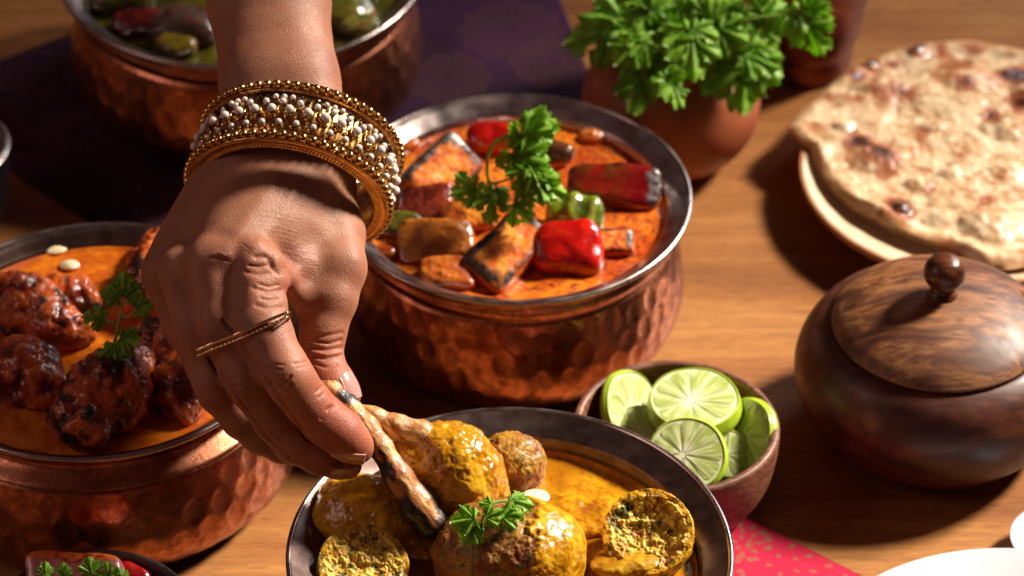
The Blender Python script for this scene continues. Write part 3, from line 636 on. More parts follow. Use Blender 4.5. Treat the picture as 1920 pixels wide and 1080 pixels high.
def naan(label, outline, zc, bubbles, chars, seed, thick=.38, cen=(1800, 280)):
    c = at(*cen, zc); P0 = np.array([at(x, y, zc)[:2] for x, y in outline])-c[:2]; a = np.arctan2(P0[:, 1], P0[:, 0]); r = np.hypot(P0[:, 0], P0[:, 1]); o = np.argsort(a); a = a[o]; r = r[o]
    n, m = 420, 190; A = np.linspace(-math.pi, math.pi, n, endpoint=False); rr = np.interp(A, a, r, period=2*math.pi); rr = rr*(1+.012*fbm(np.stack([np.cos(A)*7, np.sin(A)*7, A*0], -1), 3, seed))
    q = np.linspace(.002, 1, m); AA, Q = np.meshgrid(A, q, indexing='ij'); X_ = Q*rr[:, None]*np.cos(AA); Y_ = Q*rr[:, None]*np.sin(AA); P = np.stack([X_, Y_, 0*X_], -1).reshape(-1, 3); Qf = Q.ravel()
    W2 = P[:, :2]+c[:2]; hgt = .25*fbm(P*.45, 3, seed)+.10*fbm(P*1.3, 3, seed+3)+.028*fbm(P*4, 3, seed+4)+.05*np.abs(fbm(P*2.2, 3, seed+14))
    crm = np.zeros(len(P))
    for (bx, by, br, bh, el_) in bubbles:
        b0 = at(bx, by, zc)[:2]; d = W2-b0; qd = np.hypot(d[:, 0]/(br*el_), d[:, 1]/br); k = np.clip(1-qd**2, 0, 1); hgt += .85*bh*k**1.1*(1+.1*noise(P*3, 3)); crm = np.maximum(crm, k*.6+.35*np.exp(-((qd-1.05)/.12)**2)*0)
    edge = np.sqrt(np.clip(1-((Qf-.955)/.045).clip(0, 1)**2, 0, 1)); rimb = .12*np.exp(-((Qf-.93)/.04)**2)
    sag = -.25*Qf**2
    top = hgt*sst(1., .93, Qf)+rimb+sag+thick*.5*edge; bot = sag-thick*.5*edge-.05
    col = mixc(lin('c8a478'), lin('dec49c'), sst(-.35, .35, fbm(P*1.2, 4, seed+1))); col = mixc(col, lin('ead8b4'), sst(.1, .45, fbm(P*2.3, 3, seed+6))*.7)
    br = sst(.14, .40, fbm(P*1.1, 5, seed+2, .6)+crm*.22); col = mixc(col, lin('b87440'), br*.7)
    br2 = sst(.20, .45, fbm(P*2.6, 4, seed+8, .6)+crm*.10); col = mixc(col, lin('8e4a1e'), br2*.7)
    col = mixc(col, lin('c0874a'), sst(.9, 1., Qf)*.6)
    chm = np.zeros(len(P))
    for (bx, by, sz, kk) in chars:
        d = W2-at(bx, by, zc)[:2]; s = np.exp(-(np.hypot(d[:, 0], d[:, 1]*1.0)/(1.45*sz*(1+.6*fbm(P*2.0, 3, int(bx)))))**2)*kk; chm = np.maximum(chm, s)
    col = mixc(col, lin('9a4a1c'), sst(.12, .5, chm)*.85); col = mixc(col, lin('2c0f0a'), sst(.5, .95, chm)*.92)
    Vt = np.column_stack([W2, zc+top]); Vb = np.column_stack([W2, zc+bot]); Ft = grid_faces(n, m, True); N_ = len(P)
    idx = np.arange(N_).reshape(n, m)[:, -1]; i2 = np.roll(idx, -1)
    side = np.stack([idx, i2, i2+N_, idx+N_], -1); L = np.array([c[0], c[1], zc-.4])
    ob = add_mesh('naan', np.vstack([Vt, Vb])-L, np.vstack([Ft, Ft[:, ::-1]+N_, side[:, ::-1]]), mna.m, loc=L, local=True, col=np.vstack([col, mixc(col, lin('b07840'), np.full(N_, .4))])); add_alpha(ob, np.r_[.30+.35*sst(-.3, .3, fbm(P*3, 2, 3)), np.full(N_, .5)])
    return tag(ob, label, 'flatbread')
OUT = [(1476,236),(1500,205),(1530,180),(1560,150),(1610,118),(1680,88),(1750,74),(1830,72),(1920,88),(2020,120),(2120,200),(2130,310),(2060,410),(1990,470),(1893,498),(1850,492),(1800,470),(1740,448),(1690,430),(1640,405),(1600,385),(1562,350),(1535,310),(1520,275)]
BUB = [(1650,165,.75,.38,2.1),(1640,298,1.15,.45,1.3),(1815,150,1.3,.42,1.3),(1895,245,1.3,.55,1.3),(1890,330,.8,.35,1.3),(1860,425,1.4,.5,1.2),(1720,350,.6,.3,1.4),(1690,395,.5,.3,1.),(1750,240,.6,.2,1.5),(1780,330,.5,.25,1.2),(1580,240,.5,.2,1.2),(1720,100,.5,.3,1.2),(1632,125,.45,.25,1.),(1960,180,1.5,.5,1.2),(1760,410,.6,.25,1.5),(1540,215,.4,.15,2.)]
CHR = [(1618,272,.55,1.25),(1650,292,.75,.95),(1662,325,.45,.7),(1688,392,.48,1.25),(1720,97,.45,1.1),(1632,122,.38,1.1),(1676,120,.38,.8),(1690,178,.55,.75),(1606,147,.40,.95),(1790,126,.7,.6),(1812,165,.45,.8),(1762,92,.5,.6),(1906,142,.62,1.2),(1862,222,.35,1.0),(1915,198,.6,.9),(1650,185,.7,.5),(1826,92,.5,.6),(1730,250,.4,.5),(1600,190,.5,.5),(1800,300,.4,.5),(1745,360,.35,.5),(1850,380,.4,.5),(1780,470,.6,.6),(1560,185,.35,.5)]
naan('lower flatbread peeking out at the right under the blistered one', [(x+45, y*.9+52) for x, y in OUT], 1.75, [], [(1850,500,.6,.7)], 51, .3, (1845, 330))
naan('large blistered flatbread with char spots resting on the cream plate', OUT, 2.25, BUB, CHR, 71)

# ---------------------------------------------------------------- coriander pot, tumbler, glass, white dishes, black bowl
mte = Mat('terracotta', rough=.45, spec=.4); mte.set('Base Color', mte.ramp(mte.noise(.8, 4), [(.3, lin('8e4a2e')), (.7, lin('a85c3a'))])); mte.bump(mte.noise(9, 3), .01, .5)
qc = at(1258, 188, 3.2); QO = np.array([qc[0], qc[1], 0])
cp = thing('terracotta_pot', 'round reddish brown pot holding the bunch of coriander', 'pot', QO)
prof = smooth_prof([(.01, .1), (1.8, .05), (2.3, 0), (3.2, .6), (4.1, 1.9), (4.35, 3.3), (4.0, 4.8), (3.3, 5.7), (3.0, 6.1), (3.15, 6.5), (3.05, 6.62), (2.85, 6.5), (2.75, 6.0), (3.0, 5.4), (3.6, 4.6), (3.6, 3.0), (2.5, 1.0), (.01, .8)], 140)
V, F = lathe(prof, QO, 128); add_mesh('pot_body', V, F, mte.m, cp)
mtu = Mat('aged_copper', rough=.34, metal=.85); mtu.set('Base Color', mtu.ramp(mtu.noise(1., 4), [(.3, lin('5e3028')), (.7, lin('8a5044'))]))
tc_ = at(1505, 118, 0); TO = np.array([tc_[0], tc_[1], 0])
tb = thing('copper_tumbler', 'dark copper jug standing behind the coriander, cut off by the top edge', 'jug', TO)
prof = smooth_prof([(.01, .1), (2.0, .05), (2.3, 0), (2.45, .3), (2.5, 1.5), (2.75, 3.4), (3.1, 5.0), (3.5, 6.6), (3.7, 9), (3.75, 13), (3.65, 13.05), (3.55, 9), (2.4, 1.), (.01, .5)], 90)
V, F = lathe(prof, TO, 96); add_mesh('jug_body', V, F, mtu.m, tb)
hp = [TO+np.array([3.3, 0, 5.2]), TO+np.array([3.75, -.1, 5.0]), TO+np.array([4.3, -.1, 6.5]), TO+np.array([4.6, -.1, 9]), TO+np.array([4.3, -.1, 11.5]), TO+np.array([3.6, 0, 12.3])]
mbk0 = Mat('dark_metal', rough=.4, metal=.6, color=tuple(lin('241c20')))
gc = at(-118, 275, 5.); GO = np.array([gc[0], gc[1], 0])
gl = thing('metal_bowl', 'dark bowl with a blue grey rim just showing at the far left edge', 'bowl', GO)
prof = smooth_prof([(.01, .1), (1.9, 0), (2.5, .5), (3.1, 2.5), (3.35, 4.8)], 40)
V, F = lathe(prof, GO, 128); add_mesh('bowl', V, F, mbk0.m, gl)
prof = smooth_prof([(3.33, 4.75), (3.42, 4.85), (3.42, 5.0), (3.30, 5.05), (3.2, 4.95), (3.0, 3.5), (2.6, 1.2), (.01, .6)], 60)
V, F = lathe(prof, GO, 128); add_mesh('lining', V, F, mst.m, gl)
mwh = Mat('white_porcelain', rough=.2, spec=.5, coat=.3, color=tuple(lin('dfe0e6')))
wc = at(1925, 1325, 1.6); WO = np.array([wc[0], wc[1], 0])
wp = thing('white_plate', 'large white plate cut off by the bottom right corner', 'plate', WO)
prof = smooth_prof([(.01, .1), (5, 0), (5.6, .1), (7.2, .8), (9.1, 1.5), (9.25, 1.6), (9.2, 1.7), (9.0, 1.68), (7.2, 1.1), (6.2, .65), (5.6, .5), (.01, .45)], 90)
V, F = lathe(prof, WO, 220); add_mesh('dish', V, F, mwh.m, wp)
sc_ = at(1988, 1010, 1.0); SO = np.array([sc_[0], sc_[1], 0])
sd = thing('white_saucer', 'small white saucer edge at the right, just above the white plate', 'saucer', SO)
prof = smooth_prof([(.01, .1), (1.0, 0), (1.3, .15), (1.9, .7), (2.12, 1.0), (2.08, 1.07), (1.9, 1.0), (1.3, .5), (.01, .4)], 60)
V, F = lathe(prof, SO, 96); add_mesh('dish', V, F, mwh.m, sd)
mbk = Mat('black_clay', rough=.5, spec=.4); mbk.set('Base Color', mbk.ramp(mbk.noise(2, 4), [(.3, lin('1c1212')), (.7, lin('2e1e1c'))])); mbk.bump(mbk.noise(14, 4), .015, .8)
kc = at(172, 1163, 3.4); KO = np.array([kc[0], kc[1], 0])
kb = thing('black_bowl', 'small black clay bowl cut off at the bottom left corner', 'bowl', KO)
prof = smooth_prof([(.01, .1), (2.2, 0), (2.8, .3), (3.7, 1.6), (4.15, 3.1), (4.2, 3.38), (4.1, 3.46), (3.95, 3.38), (3.8, 3.0), (3.3, 1.6), (2.4, 1.2), (.01, 1.1)], 90)
V, F = lathe(prof, KO, 128); add_mesh('bowl', V, F, mbk.m, kb)
# ---------------------------------------------------------------- food
mmeat = mfood('glazed_food', coat=.22, sss=.12, bumps=((3, .03), (11, .010)))
mdry = mfood('fried_crust', coat=.1, sss=.1, bumps=((5, .04), (16, .02)))
mveg = mfood('glossy_vegetable', coat=.6, sss=.1, bumps=((2.5, .05), (9, .01)), sss_r=(1, .2, .1))
def put(name, label, cat, V, F, col, rg, mat, parent=None, group=None):
    c = V.mean(0); ob = add_mesh(name, V, F, mat.m, parent, loc=c, col=col); add_alpha(ob, rg)
    return tag(ob, label, cat, group)
def blob(name, label, cat, c, Fm, rad, e, fn, mat, group=None, n=34, parent=None, pre=None, coat=None, warp=.16):
    U, F = cubesphere(n); s = (np.abs(U)**e).sum(1)**(-1/e); Q = U*s[:, None]; P = Q*np.asarray(rad)
    if pre is not None: P = pre(P, Q)
    elif warp:
        rr_ = np.asarray(rad); sd_ = int(abs(c[0]*31+c[1]*17)) % 97; rw = np.random.RandomState(sd_)
        P = P*(1+np.array([0, rw.uniform(-1, 1)*warp*1.3, rw.uniform(-.5, 1)*warp])*Q[:, :1]) + np.stack([noise(P*.75+i*31+sd_, sd_) for i in range(3)], -1)*warp*rr_.min()*1.3
        P[:, 2] += -warp*.8*rr_[2]*(Q[:, 0]**2)*rw.uniform(-1, 1.5)
    N = vnormals(P, F)
    if (N*P).sum() < 0: N = -N; F = F[:, ::-1]
    col, rg, d = fn(P, Q, N)
    if coat:
        zw = (P@np.asarray(Fm).T+c)[:, 2]; m = sst(coat[0]+.42, coat[0]+.12, zw+.28*fbm(P*1.6+3, 3, 8)); gcol = mixc(lin(coat[1]), lin(coat[2]), sst(-.3, .3, fbm(P*3, 3, 4))); col = mixc(col, gcol, m*.92); rg = rg*(1-m)+.2*m; d = d*(1-.6*m)+.05*m
    P = P+N*d[:, None]
    return put(name, label, cat, P@np.asarray(Fm).T+c, F, col, rg, mat, parent, group)
def one(P, c): return np.tile(c, (len(P), 1))
# colouring recipes: (P local cm, Q unit, N) -> rgb, roughness, displacement
def f_paneer(sd, c1='b8480a', c2='dc7c1e'):
    def f(P, Q, N):
        a = fbm(P*1.8+sd, 4, sd); b = fbm(P*6+sd, 3, sd+2); ed = np.sort(np.abs(Q), 1)[:, 1]
        c = mixc(lin(c1), lin(c2), sst(-.3, .3, a)); c = mixc(c, lin('b02c0c'), sst(.0, .35, b)*.7); c = mixc(c, lin('e8b468'), sst(.18, .42, -b)*.4)
        ch = sst(.72, .86, ed+.30*a+.10*b+.08*Q[:, 1]); c = mixc(c, lin('6a1a0c'), sst(.60, .80, ed+.30*a)*.75); c = mixc(c, lin('120a0c'), ch*.95)
        return c, .3+.25*sst(-.2, .3, b), .06*a+.035*b-.02*ch
    return f
def f_pepper(sd, c1, c2, char=.25):
    def f(P, Q, N):
        a = fbm(P*1.1+sd, 3, sd); b = fbm(P*5+sd, 3, sd+2); c = mixc(lin(c1), lin(c2), sst(-.3, .35, a)); c = mixc(c, lin('140809'), sst(1-char, 1.12-char, np.sort(np.abs(Q), 1)[:, 1]+.35*a)*.9)
        return c, .12+.12*sst(-.2, .3, b), .09*a+.008*b
    return f
def f_gravy(sd, c1='a84a10', c2='d0701c', rough=.18):
    def f(P, Q, N):
        a = fbm(P*1.2+sd, 4, sd); b = fbm(P*4.5+sd, 3, sd+2); c = mixc(lin(c1), lin(c2), sst(-.3, .35, a)); c = mixc(c, lin('7a1e0a'), sst(.05, .4, b)*.5)
        return c, rough+.15*sst(-.2, .3, b), .12*a+.04*b
    return f
def meatcol(P, sd, char=.0, gravy=.3, g1='c05a18'):
    a = fbm(P*.9+sd, 4, sd); b = fbm(P*1.7+sd, 4, sd+3, .45); g = fbm(P*4.5+sd, 3, sd+6); k = fbm(P*1.5+sd, 3, sd+9)
    c = mixc(lin('8e2a12'), lin('bc5a2a'), sst(-.3, .3, b)); c = mixc(c, lin('d09060'), sst(.15, .45, g)*.4); c = mixc(c, lin(g1), sst(.28-gravy, .55-gravy, k)*.7)
    c = mixc(c, lin('3c0c0a'), sst(0., .35, -b+.3*g)*.75); m = sst(.12-char, .34-char, a+.35*g); c = mixc(c, lin('0d0809'), m*.96)
    return c, .26+.3*sst(-.2, .4, g)+.14*m, .26*b+.05*g+.16*np.abs(a)-.14*np.abs(fbm(P*1.2+sd, 3, sd+60))+m*.05*noise(P*6, sd)
def chunk(label, chain, sd, h=.07, big=1., char=0., gravy=.3, extra=None, grp='charred chicken pieces in the left copper bowl', mat=None, name='chicken_piece', cat='chicken', k=.5, amp=1.0, colf=None, parent=None, char_at=()):
    A = np.array([C(*q[:3]) if len(q) == 4 else q[:3] for q in chain]); r = [q[-1]*(1.12 if name == 'chicken_piece' else 1.) for q in chain]
    S = SDF(A.min(0)-max(r)-.5, A.max(0)+max(r)+.5, h); S.chain(A, r, k=.01, kj=k)
    for (p, q, r1, r2, kk) in (extra or ()): S.cone(C(*p), C(*q), r1, r2, k=kk)
    V, F = S.mesh(); V = relax(V, F, 1, .5); N = vnormals(V, F); P = V-A.mean(0)
    if colf: col, rg, d = colf(P, V, N)
    else: col, rg, d = meatcol(P, sd, char, gravy)
    for (p, rr) in char_at:
        m = np.exp(-(np.linalg.norm(V-C(*p), axis=1)/rr)**2); m = sst(.3, .62, m*(1+.5*fbm(P*3, 3, sd+40))); col = mixc(col, lin('0e090a'), m*.95); rg = rg+.1*m; d = d+.05*m*noise(P*7, 3)
    return put(name, label, cat, V+N*(d*amp)[:, None], F, col, rg, mat or mmeat, parent, grp)

def zc(px, py, z): d = (98.5-z)/(math.sin(PITCH)-math.cos(PITCH)*(540-py)/FPX); return d
def Z(px, py, z, *r): return (px, py, zc(px, py, z), *r)
G1 = 'grilled vegetables and paneer in the tomato curry'
# centre bowl
TK = (6.3, 'a0400c', 'cc6e18')
blob('paneer_cube', 'bright orange grilled paneer slab with blackened edges, standing left of the coriander', 'paneer', at(826, 325, 7.0), frame(nrm(RT*.75+UP*.68), nrm(up*.25+tv*.8+RT*.45)), (1.75, 1.25, .55), 10, f_paneer(3, 'd4700f', 'f0a040'), mmeat, coat=TK, warp=.07)
blob('paneer_cube', 'dark grilled paneer half sunk in gravy below the blackened slab', 'paneer', at(800, 385, 6.5), frame(RT, nrm(up*.6+tv*.6-RT*.2)), (1.15, .85, .6), 8, f_gravy(5, '5a180c', '8c3410', .3), mmeat, coat=TK)
blob('paneer_cube', 'orange wedge of paneer propped at the front, left of the big tomato', 'paneer', at(950, 474, 6.9), frame(nrm(RT*.62+UP*.8), nrm(up*.75+tv*.6+RT*.12)), (1.95, 1.15, .6), 9, f_paneer(11, 'd0640c', 'f09c34'), mmeat, coat=TK, warp=.08)
blob('paneer_cube', 'small paneer corner with a charred tip, right of the big tomato', 'paneer', at(1135, 457, 6.6), frame(nrm(RT+up*.1), nrm(up*.6+tv*.7)), (1.3, .62, .5), 7, f_paneer(19, 'c8580c', 'e89030'), mmeat, coat=TK)
blob('red_pepper', 'largest red pepper piece, glossy with strong highlights at the front', 'pepper', at(1062, 463, 7.0), frame(nrm(RT+up*.05), nrm(up*.45+tv*.85+RT*.1)), (1.62, 1.25, .8), 3.0, f_pepper(4, '9e0c08', 'c41c10', 0), mveg, coat=TK)
blob('red_pepper', 'smooth red pepper piece behind the coriander sprig', 'pepper', at(922, 257, 6.9), frame(nrm(RT+up*.05), nrm(up*.6+tv*.6)), (1.12, .72, .62), 2.8, f_pepper(8, '8e0c08', 'b01810', 0), mveg, coat=TK)
def ridged(P, Q, N):
    c, r, d = f_pepper(6, '3c4a10', '70801e', .12)(P, Q, N); rd = np.cos(P[:, 0]*6.5+1.); c = mixc(c, lin('a8a83c'), sst(.2, 1, rd)*.35); return c, r*0+.16, d+.07*rd
blob('green_pepper', 'ridged green pepper piece with white glints, right of the coriander leaves', 'pepper', at(1078, 398, 7.0), frame(nrm(RT-UP*.25), nrm(up*.6+tv*.8)), (1.40, .88, .7), 2.8, ridged, mveg, coat=TK)
def dkpep(P, Q, N):
    c, r, d = f_pepper(14, '7a1a0c', '5a3a10', .18)(P, Q, N); c = mixc(c, lin('6a0808'), sst(-.2, .5, Q[:, 0])); m = sst(.66, .86, Q[:, 0]+.25*fbm(P*2.5, 3, 7)); c = mixc(c, lin('121014'), m*.9); c = mixc(c, lin('c8b8b0'), m*sst(.25, .4, fbm(P*3, 3, 3))*.5); return c, r+.35*m, d+m*.04*noise(P*4, 2)
blob('red_pepper', 'long dark red pepper slab with ashy burnt end at the right of the bowl', 'pepper', at(1152, 348, 6.9), frame(nrm(RT-UP*.10), nrm(up*.5+tv*.85)), (2.15, .95, .6), 5, dkpep, mveg, coat=TK)
blob('mushroom', 'brown glazed mushroom piece behind the coriander leaves', 'mushroom', at(1042, 288, 6.8), frame(RT, nrm(up*.7+tv*.6)), (.85, .62, .5), 2.4, f_gravy(17, '2e1c10', '6a4424', .12), mmeat, coat=TK)
blob('onion_piece', 'dull orange glazed onion petal at the left front of the bowl', 'onion', at(818, 452, 6.7), frame(nrm(RT+up*.1), nrm(up*.6+tv*.8)), (1.65, 1.0, .5), 6, f_gravy(23, '7e4210', 'b8701e', .22), mveg, coat=TK)
blob('green_pepper', 'olive green pepper piece beside the bangles', 'pepper', at(757, 424, 6.6), frame(nrm(RT-up*.1), nrm(up*.5+tv*.8)), (1.0, .6, .5), 2.8, f_pepper(25, '3a3c10', '5c5a18', .1), mveg, coat=TK)
blob('paneer_cube', 'gravy covered paneer lump at the front left rim of the bowl', 'paneer', at(838, 515, 6.5), frame(RT, nrm(up*.8+tv*.5)), (1.2, .75, .5), 7, f_gravy(29, 'b85416', 'd88030', .3), mmeat, coat=TK)
blob('paneer_cube', 'orange glazed paneer chunk under the coriander stem', 'paneer', at(878, 408, 6.6), frame(nrm(RT+UP*.3), nrm(up*.7+tv*.6)), (1.1, .8, .6), 7, f_gravy(31, 'b04a0e', 'dc8826', .3), mmeat, coat=TK)
for (x, y, r, s, l) in ((760,268,.5,41,'small chopped onion bit at the left edge of the tomato gravy, under the bangles'),(1110,255,.45,42,'small lump in the gravy near the rear right rim'),(725,470,.4,43,'small gravy lump touching the hand side of the rim')):
    blob('gravy_lump', l, 'food', at(x, y, 6.45), np.eye(3), (r*1.3, r, r*.7), 2, f_gravy(s, '9c3c10', 'c8702a'), mmeat, n=16, coat=TK)

# left bowl: charred chicken
chunk('long charred chicken piece lying at the far left, orange topped', [Z(-10,548,6.9,.9), Z(45,575,7.0,1.25), Z(105,612,6.9,1.0), Z(148,628,6.7,.6)], 3, char=.0, gravy=.32, char_at=(((105,622,141.8),1.15),((60,640,141.6),.8)))
chunk('small dark red chicken piece behind the long charred one', [Z(95,540,6.6,.55), Z(140,558,6.6,.75), Z(165,565,6.5,.5)], 5, char=.05, gravy=.1)
chunk('rounded chicken piece at the left edge, nearest the rim', [Z(-10,700,6.8,1.2), Z(50,705,6.9,1.35), Z(95,735,6.7,.8)], 7, char=-.04, gravy=.15, char_at=(((25,665,141.2),.9),((85,700,141),.7)))
chunk('big chicken leg at the bowl front with pale sinew and bone end', [Z(240,690,7.4,1.05), Z(205,735,7.4,1.5), Z(160,785,7.1,1.2), Z(165,812,6.9,.8)], 9, char=-.06, gravy=.05, char_at=(((262,688,140.2),.75),((150,830,139.4),.35)),
      extra=[((165,770,138.6),(130,805,138.9),.35,.25,.2)])
chunk('two lobed charred chicken piece beside the fingers', [Z(298,640,6.9,.95), Z(325,668,7.0,1.0), Z(335,725,6.9,1.15), Z(352,768,6.7,.55)], 12, char=-.02, gravy=.15, char_at=(((335,725,140.2),1.1),((305,615,141.2),.7)))
chunk('upright chicken piece against the right side of the sprig', [Z(298,455,6.9,.6), Z(285,505,7.0,.9), Z(292,560,6.9,1.1), Z(318,592,6.7,.6)], 15, char=-.06, gravy=.25, char_at=(((285,500,143.6),.7),((290,592,141.9),.65),((255,540,142.6),.55)))
def cream(label, px, py, z, r, sx, sd, grp='cream drops'):
    def f(P, Q, N): a = fbm(P*2+sd, 3, sd); return mixc(lin('d8a868'), lin('ecdcb4'), sst(-.2, .6, Q[:, 2]+a*.4)), np.full(len(P), .22), .06*a
    blob('cream_drop', label, 'cream', at(px, py, z), np.eye(3), (r*sx, r, .14), 2, f, mmeat, n=16)
cream('larger irregular drop of cream near the rear rim of the orange curry', 103, 464, 6.4, .5, 1.15, 1)
cream('smaller oval drop of cream on the orange curry', 131, 497, 6.4, .36, 1.2, 2)
cream('white blot of cream between the rear kofta and the front one', 1003, 934, 6.2, .55, 1.1, 3)
cream('small bright cream fleck on the mustard gravy', 1100, 944, 6.0, .26, 1.1, 4)

# rear bowl: green curry pieces
for i, (x, y, r, a, b, l) in enumerate(((270,42,1.1,'3a0a0a','56140e','dark red pepper piece in the rear green curry'),(345,55,1.4,'2c2620','4a3c34','grey brown piece of aubergine in the rear green curry'),(640,25,1.3,'3c4410','6c6a20','green bean cluster right of the forearm in the rear bowl'),(680,50,.8,'4a5418','8c8640','pale green vegetable bit at the right of the rear bowl'),(230,0,1.2,'2e320a','504e10','olive vegetable lump at the top left of the rear bowl'),(330,85,.8,'4a480c','6e5c14','yellow green lump near the front wall of the rear bowl'),(660,-5,1.0,'3e5010','6a7a1c','dark green lump touching the top edge right of the forearm'))):
    blob('vegetable_piece', l, 'vegetable', at(x, y, 6.8), frame(nrm(RT+up*.2*(-1)**i), nrm(up+tv*.3)), (r*1.3, r*.8, r*.6), 2.5, f_gravy(60+i, a, b, .2), mmeat, n=20)

# front bowl: koftas
def f_kofta(sd, gmask=None):
    def f(P, Q, N):
        a = fbm(P*1.2+sd, 4, sd); b = fbm(P*3.5+sd, 4, sd+2); g = fbm(P*9+sd, 3, sd+4)
        c = mixc(lin('7e4214'), lin('9c641e'), sst(-.3, .3, b)); c = mixc(c, lin('b48a22'), sst(-.05, .35, a)*.65); c = mixc(c, lin('5a2410'), sst(.1, .45, g)*.5); c = mixc(c, lin('4a5414'), sst(.32, .40, fbm(P*4.2+sd, 2, sd+7))*.8); rg = .42+.15*sst(-.2, .3, g); d = .10*b+.045*g
        if gmask is not None:
            m = gmask(P, Q, a, b); gc_ = mixc(lin('b47a0e'), lin('dca624'), sst(-.3, .3, b)); gc_ = mixc(gc_, lin('8c4608'), sst(.05, .4, g)*.3); c = mixc(c, gc_, m); rg = rg*(1-m)+.13*m; d = d*(1-.5*m)+.13*m+.10*m*a
        return c, rg, d
    return f
blob('kofta', 'whole fried kofta ball at the back of the front bowl', 'kofta', at(957, 872, 6.6), frame(RT, up), (1.42, 1.42, 1.35), 2.1, f_kofta(2, lambda P, Q, a, b: sst(.0, .5, -Q[:, 2]-.2+.3*a)), mdry, n=48, warp=.05)
blob('kofta', 'largest brown kofta in the foreground, gravy running down its right side', 'kofta', at(955, 1040, 6.8), frame(nrm(RT+up*.02), up), (2.95, 2.35, 2.15), 2.15,
     f_kofta(5, lambda P, Q, a, b: np.clip(sst(.28, .42, Q[:, 0]+.35*a+.1*b)+sst(.55, .8, Q[:, 1]+.3*a)*sst(-.1, .3, Q[:, 0]), 0, 1)), mdry, n=84, warp=.05)
blob('kofta', 'kofta drenched in glossy gravy at the left of the front bowl', 'kofta', at(690, 968, 6.5), frame(nrm(RT-UP*.25), up), (2.15, 1.75, 1.4), 2.2, f_kofta(7, lambda P, Q, a, b: sst(-.75, -.2, Q[:, 2]+.4*a)*.98), mmeat, n=60, warp=.12)
def half(label, c, n, r, sd, x=RT, rim='d8a024', dent=.35):
    def pre(P, Q):
        z = P[:, 2]; rr = np.hypot(P[:, 0], P[:, 1]); top = z > .25*r
        zn = np.where(top, .25*r-dent*np.clip(1-(rr/(r*.80))**2, 0, 1)**.6, z); P = P.copy(); P[:, 2] = zn
        s = np.where(top, np.clip(rr, 0, r*.985), rr)/np.maximum(rr, 1e-6); P[:, 0] *= s; P[:, 1] *= s; return P
    def f(P, Q, N):
        a = fbm(P*1.6+sd, 4, sd); b = fbm(P*4+sd, 4, sd+2); g = fbm(P*10+sd, 3, sd+4); rr = np.hypot(P[:, 0], P[:, 1])/r; inn = sst(.9, .80, rr+.05*b)*(P[:, 2] > -.45*r)*(Q[:, 2] > .2)
        ci = mixc(lin('b8921a'), lin('dcc048'), sst(-.3, .3, b)); ci = mixc(ci, lin('a86c1c'), sst(.05, .35, a)*.5); ci = mixc(ci, lin('3c4a10'), sst(.24, .32, fbm(P*2.6+sd, 3, sd+8))*.9); ci = mixc(ci, lin('c06a18'), sst(.32, .38, fbm(P*3.6+sd, 2, sd+12))*.7); ci = mixc(ci, lin('dcc878'), sst(.2, .45, g)*.35)
        co = mixc(lin('8a5a14'), lin(rim), sst(-.4, .1, b)); co = mixc(co, lin('3c4a12'), sst(.28, .36, fbm(P*4+sd, 2, sd+14))*.8)
        c = mixc(co, ci, inn); return c, .3+.25*inn, inn*(.20*b+.05*g+.14*a)+(1-inn)*(.05*b+.02*g)
    return blob('kofta_half', label, 'kofta', c, frame(x, n), (r, r, r*.95), 2.0, f, mdry, n=90, pre=pre)
half('halved kofta with crumbly green flecked filling at the right of the front bowl', at(1216, 1003, 6.9), nrm(up*.62+tv*.85-RT*.12), 1.85, 9)
half('halved kofta cut off by the bottom edge at the left of the front bowl', at(680, 1068, 6.4), nrm(up*.72+tv*.5+RT*.1), 1.85, 14, rim='d09a1c', dent=.2)
blob('chopped_vegetable', 'loose yellow filling crumbs between the large kofta and the right half', 'food', at(1180, 1058, 6.3), frame(RT, up), (1.5, .8, .4), 2.4, f_gravy(77, 'a8760e', 'd4ac28', .25), mmeat, n=30)

blob('gravy_pool', 'thick mound of mustard gravy between the rear kofta and the right half', 'food', at(1075, 968, 5.95), frame(nrm(RT-up*.02), up), (2.6, 1.3, .42), 2.0, f_gravy(81, '98640a', 'c89018', .1), mmeat, n=50)
blob('gravy_pool', 'fold of thick gravy between the drenched kofta and the lower bone', 'food', at(770, 1010, 6.0), frame(nrm(RT-up*.02), up), (1.9, 1.3, .7), 2.0, f_gravy(83, '98600a', 'c48a16', .1), mmeat, n=50)

# the chop held in the fingers
mbone = mfood('roasted_bone', coat=.25, sss=.25, bumps=((5, .04), (15, .03)), sss_r=(1, .6, .4))
chop = thing('rib_chop', 'gravy coated chop with two charred bones, held in the fingers', 'meat', C(820, 985, 136.2))
def bonecol(sd, chard):
    def f(P, V, N):
        x, y, _ = to_px(V); al = ((x-650)*.56+(y-760)*.83)/47; ac = ((x-650)*.83-(y-760)*.56)/47; L_ = np.stack([al*.55, ac*2.0, P[:, 1]*1.2], -1)
        a = fbm(L_+sd, 4, sd); b = fbm(L_*2.3+sd, 4, sd+2); g = fbm(P*8+sd, 3, sd+4)
        c = mixc(lin('ae7038'), lin('dcb67e'), sst(-.25, .25, b)); c = mixc(c, lin('96481a'), sst(.05, .4, a)*.6); t = sst(700, 1000, y)
        ch = sst(.26, .40, b*.5+a*.6+.08*g+chard(x, y)); c = mixc(c, lin('4a1408'), sst(.1, .3, b*.5+a*.6+.08*g+chard(x, y))*.8); c = mixc(c, lin('0c0808'), ch*.96)
        return c, .28+.25*sst(-.2, .3, g), .05*a+.025*b+.01*g
    return f
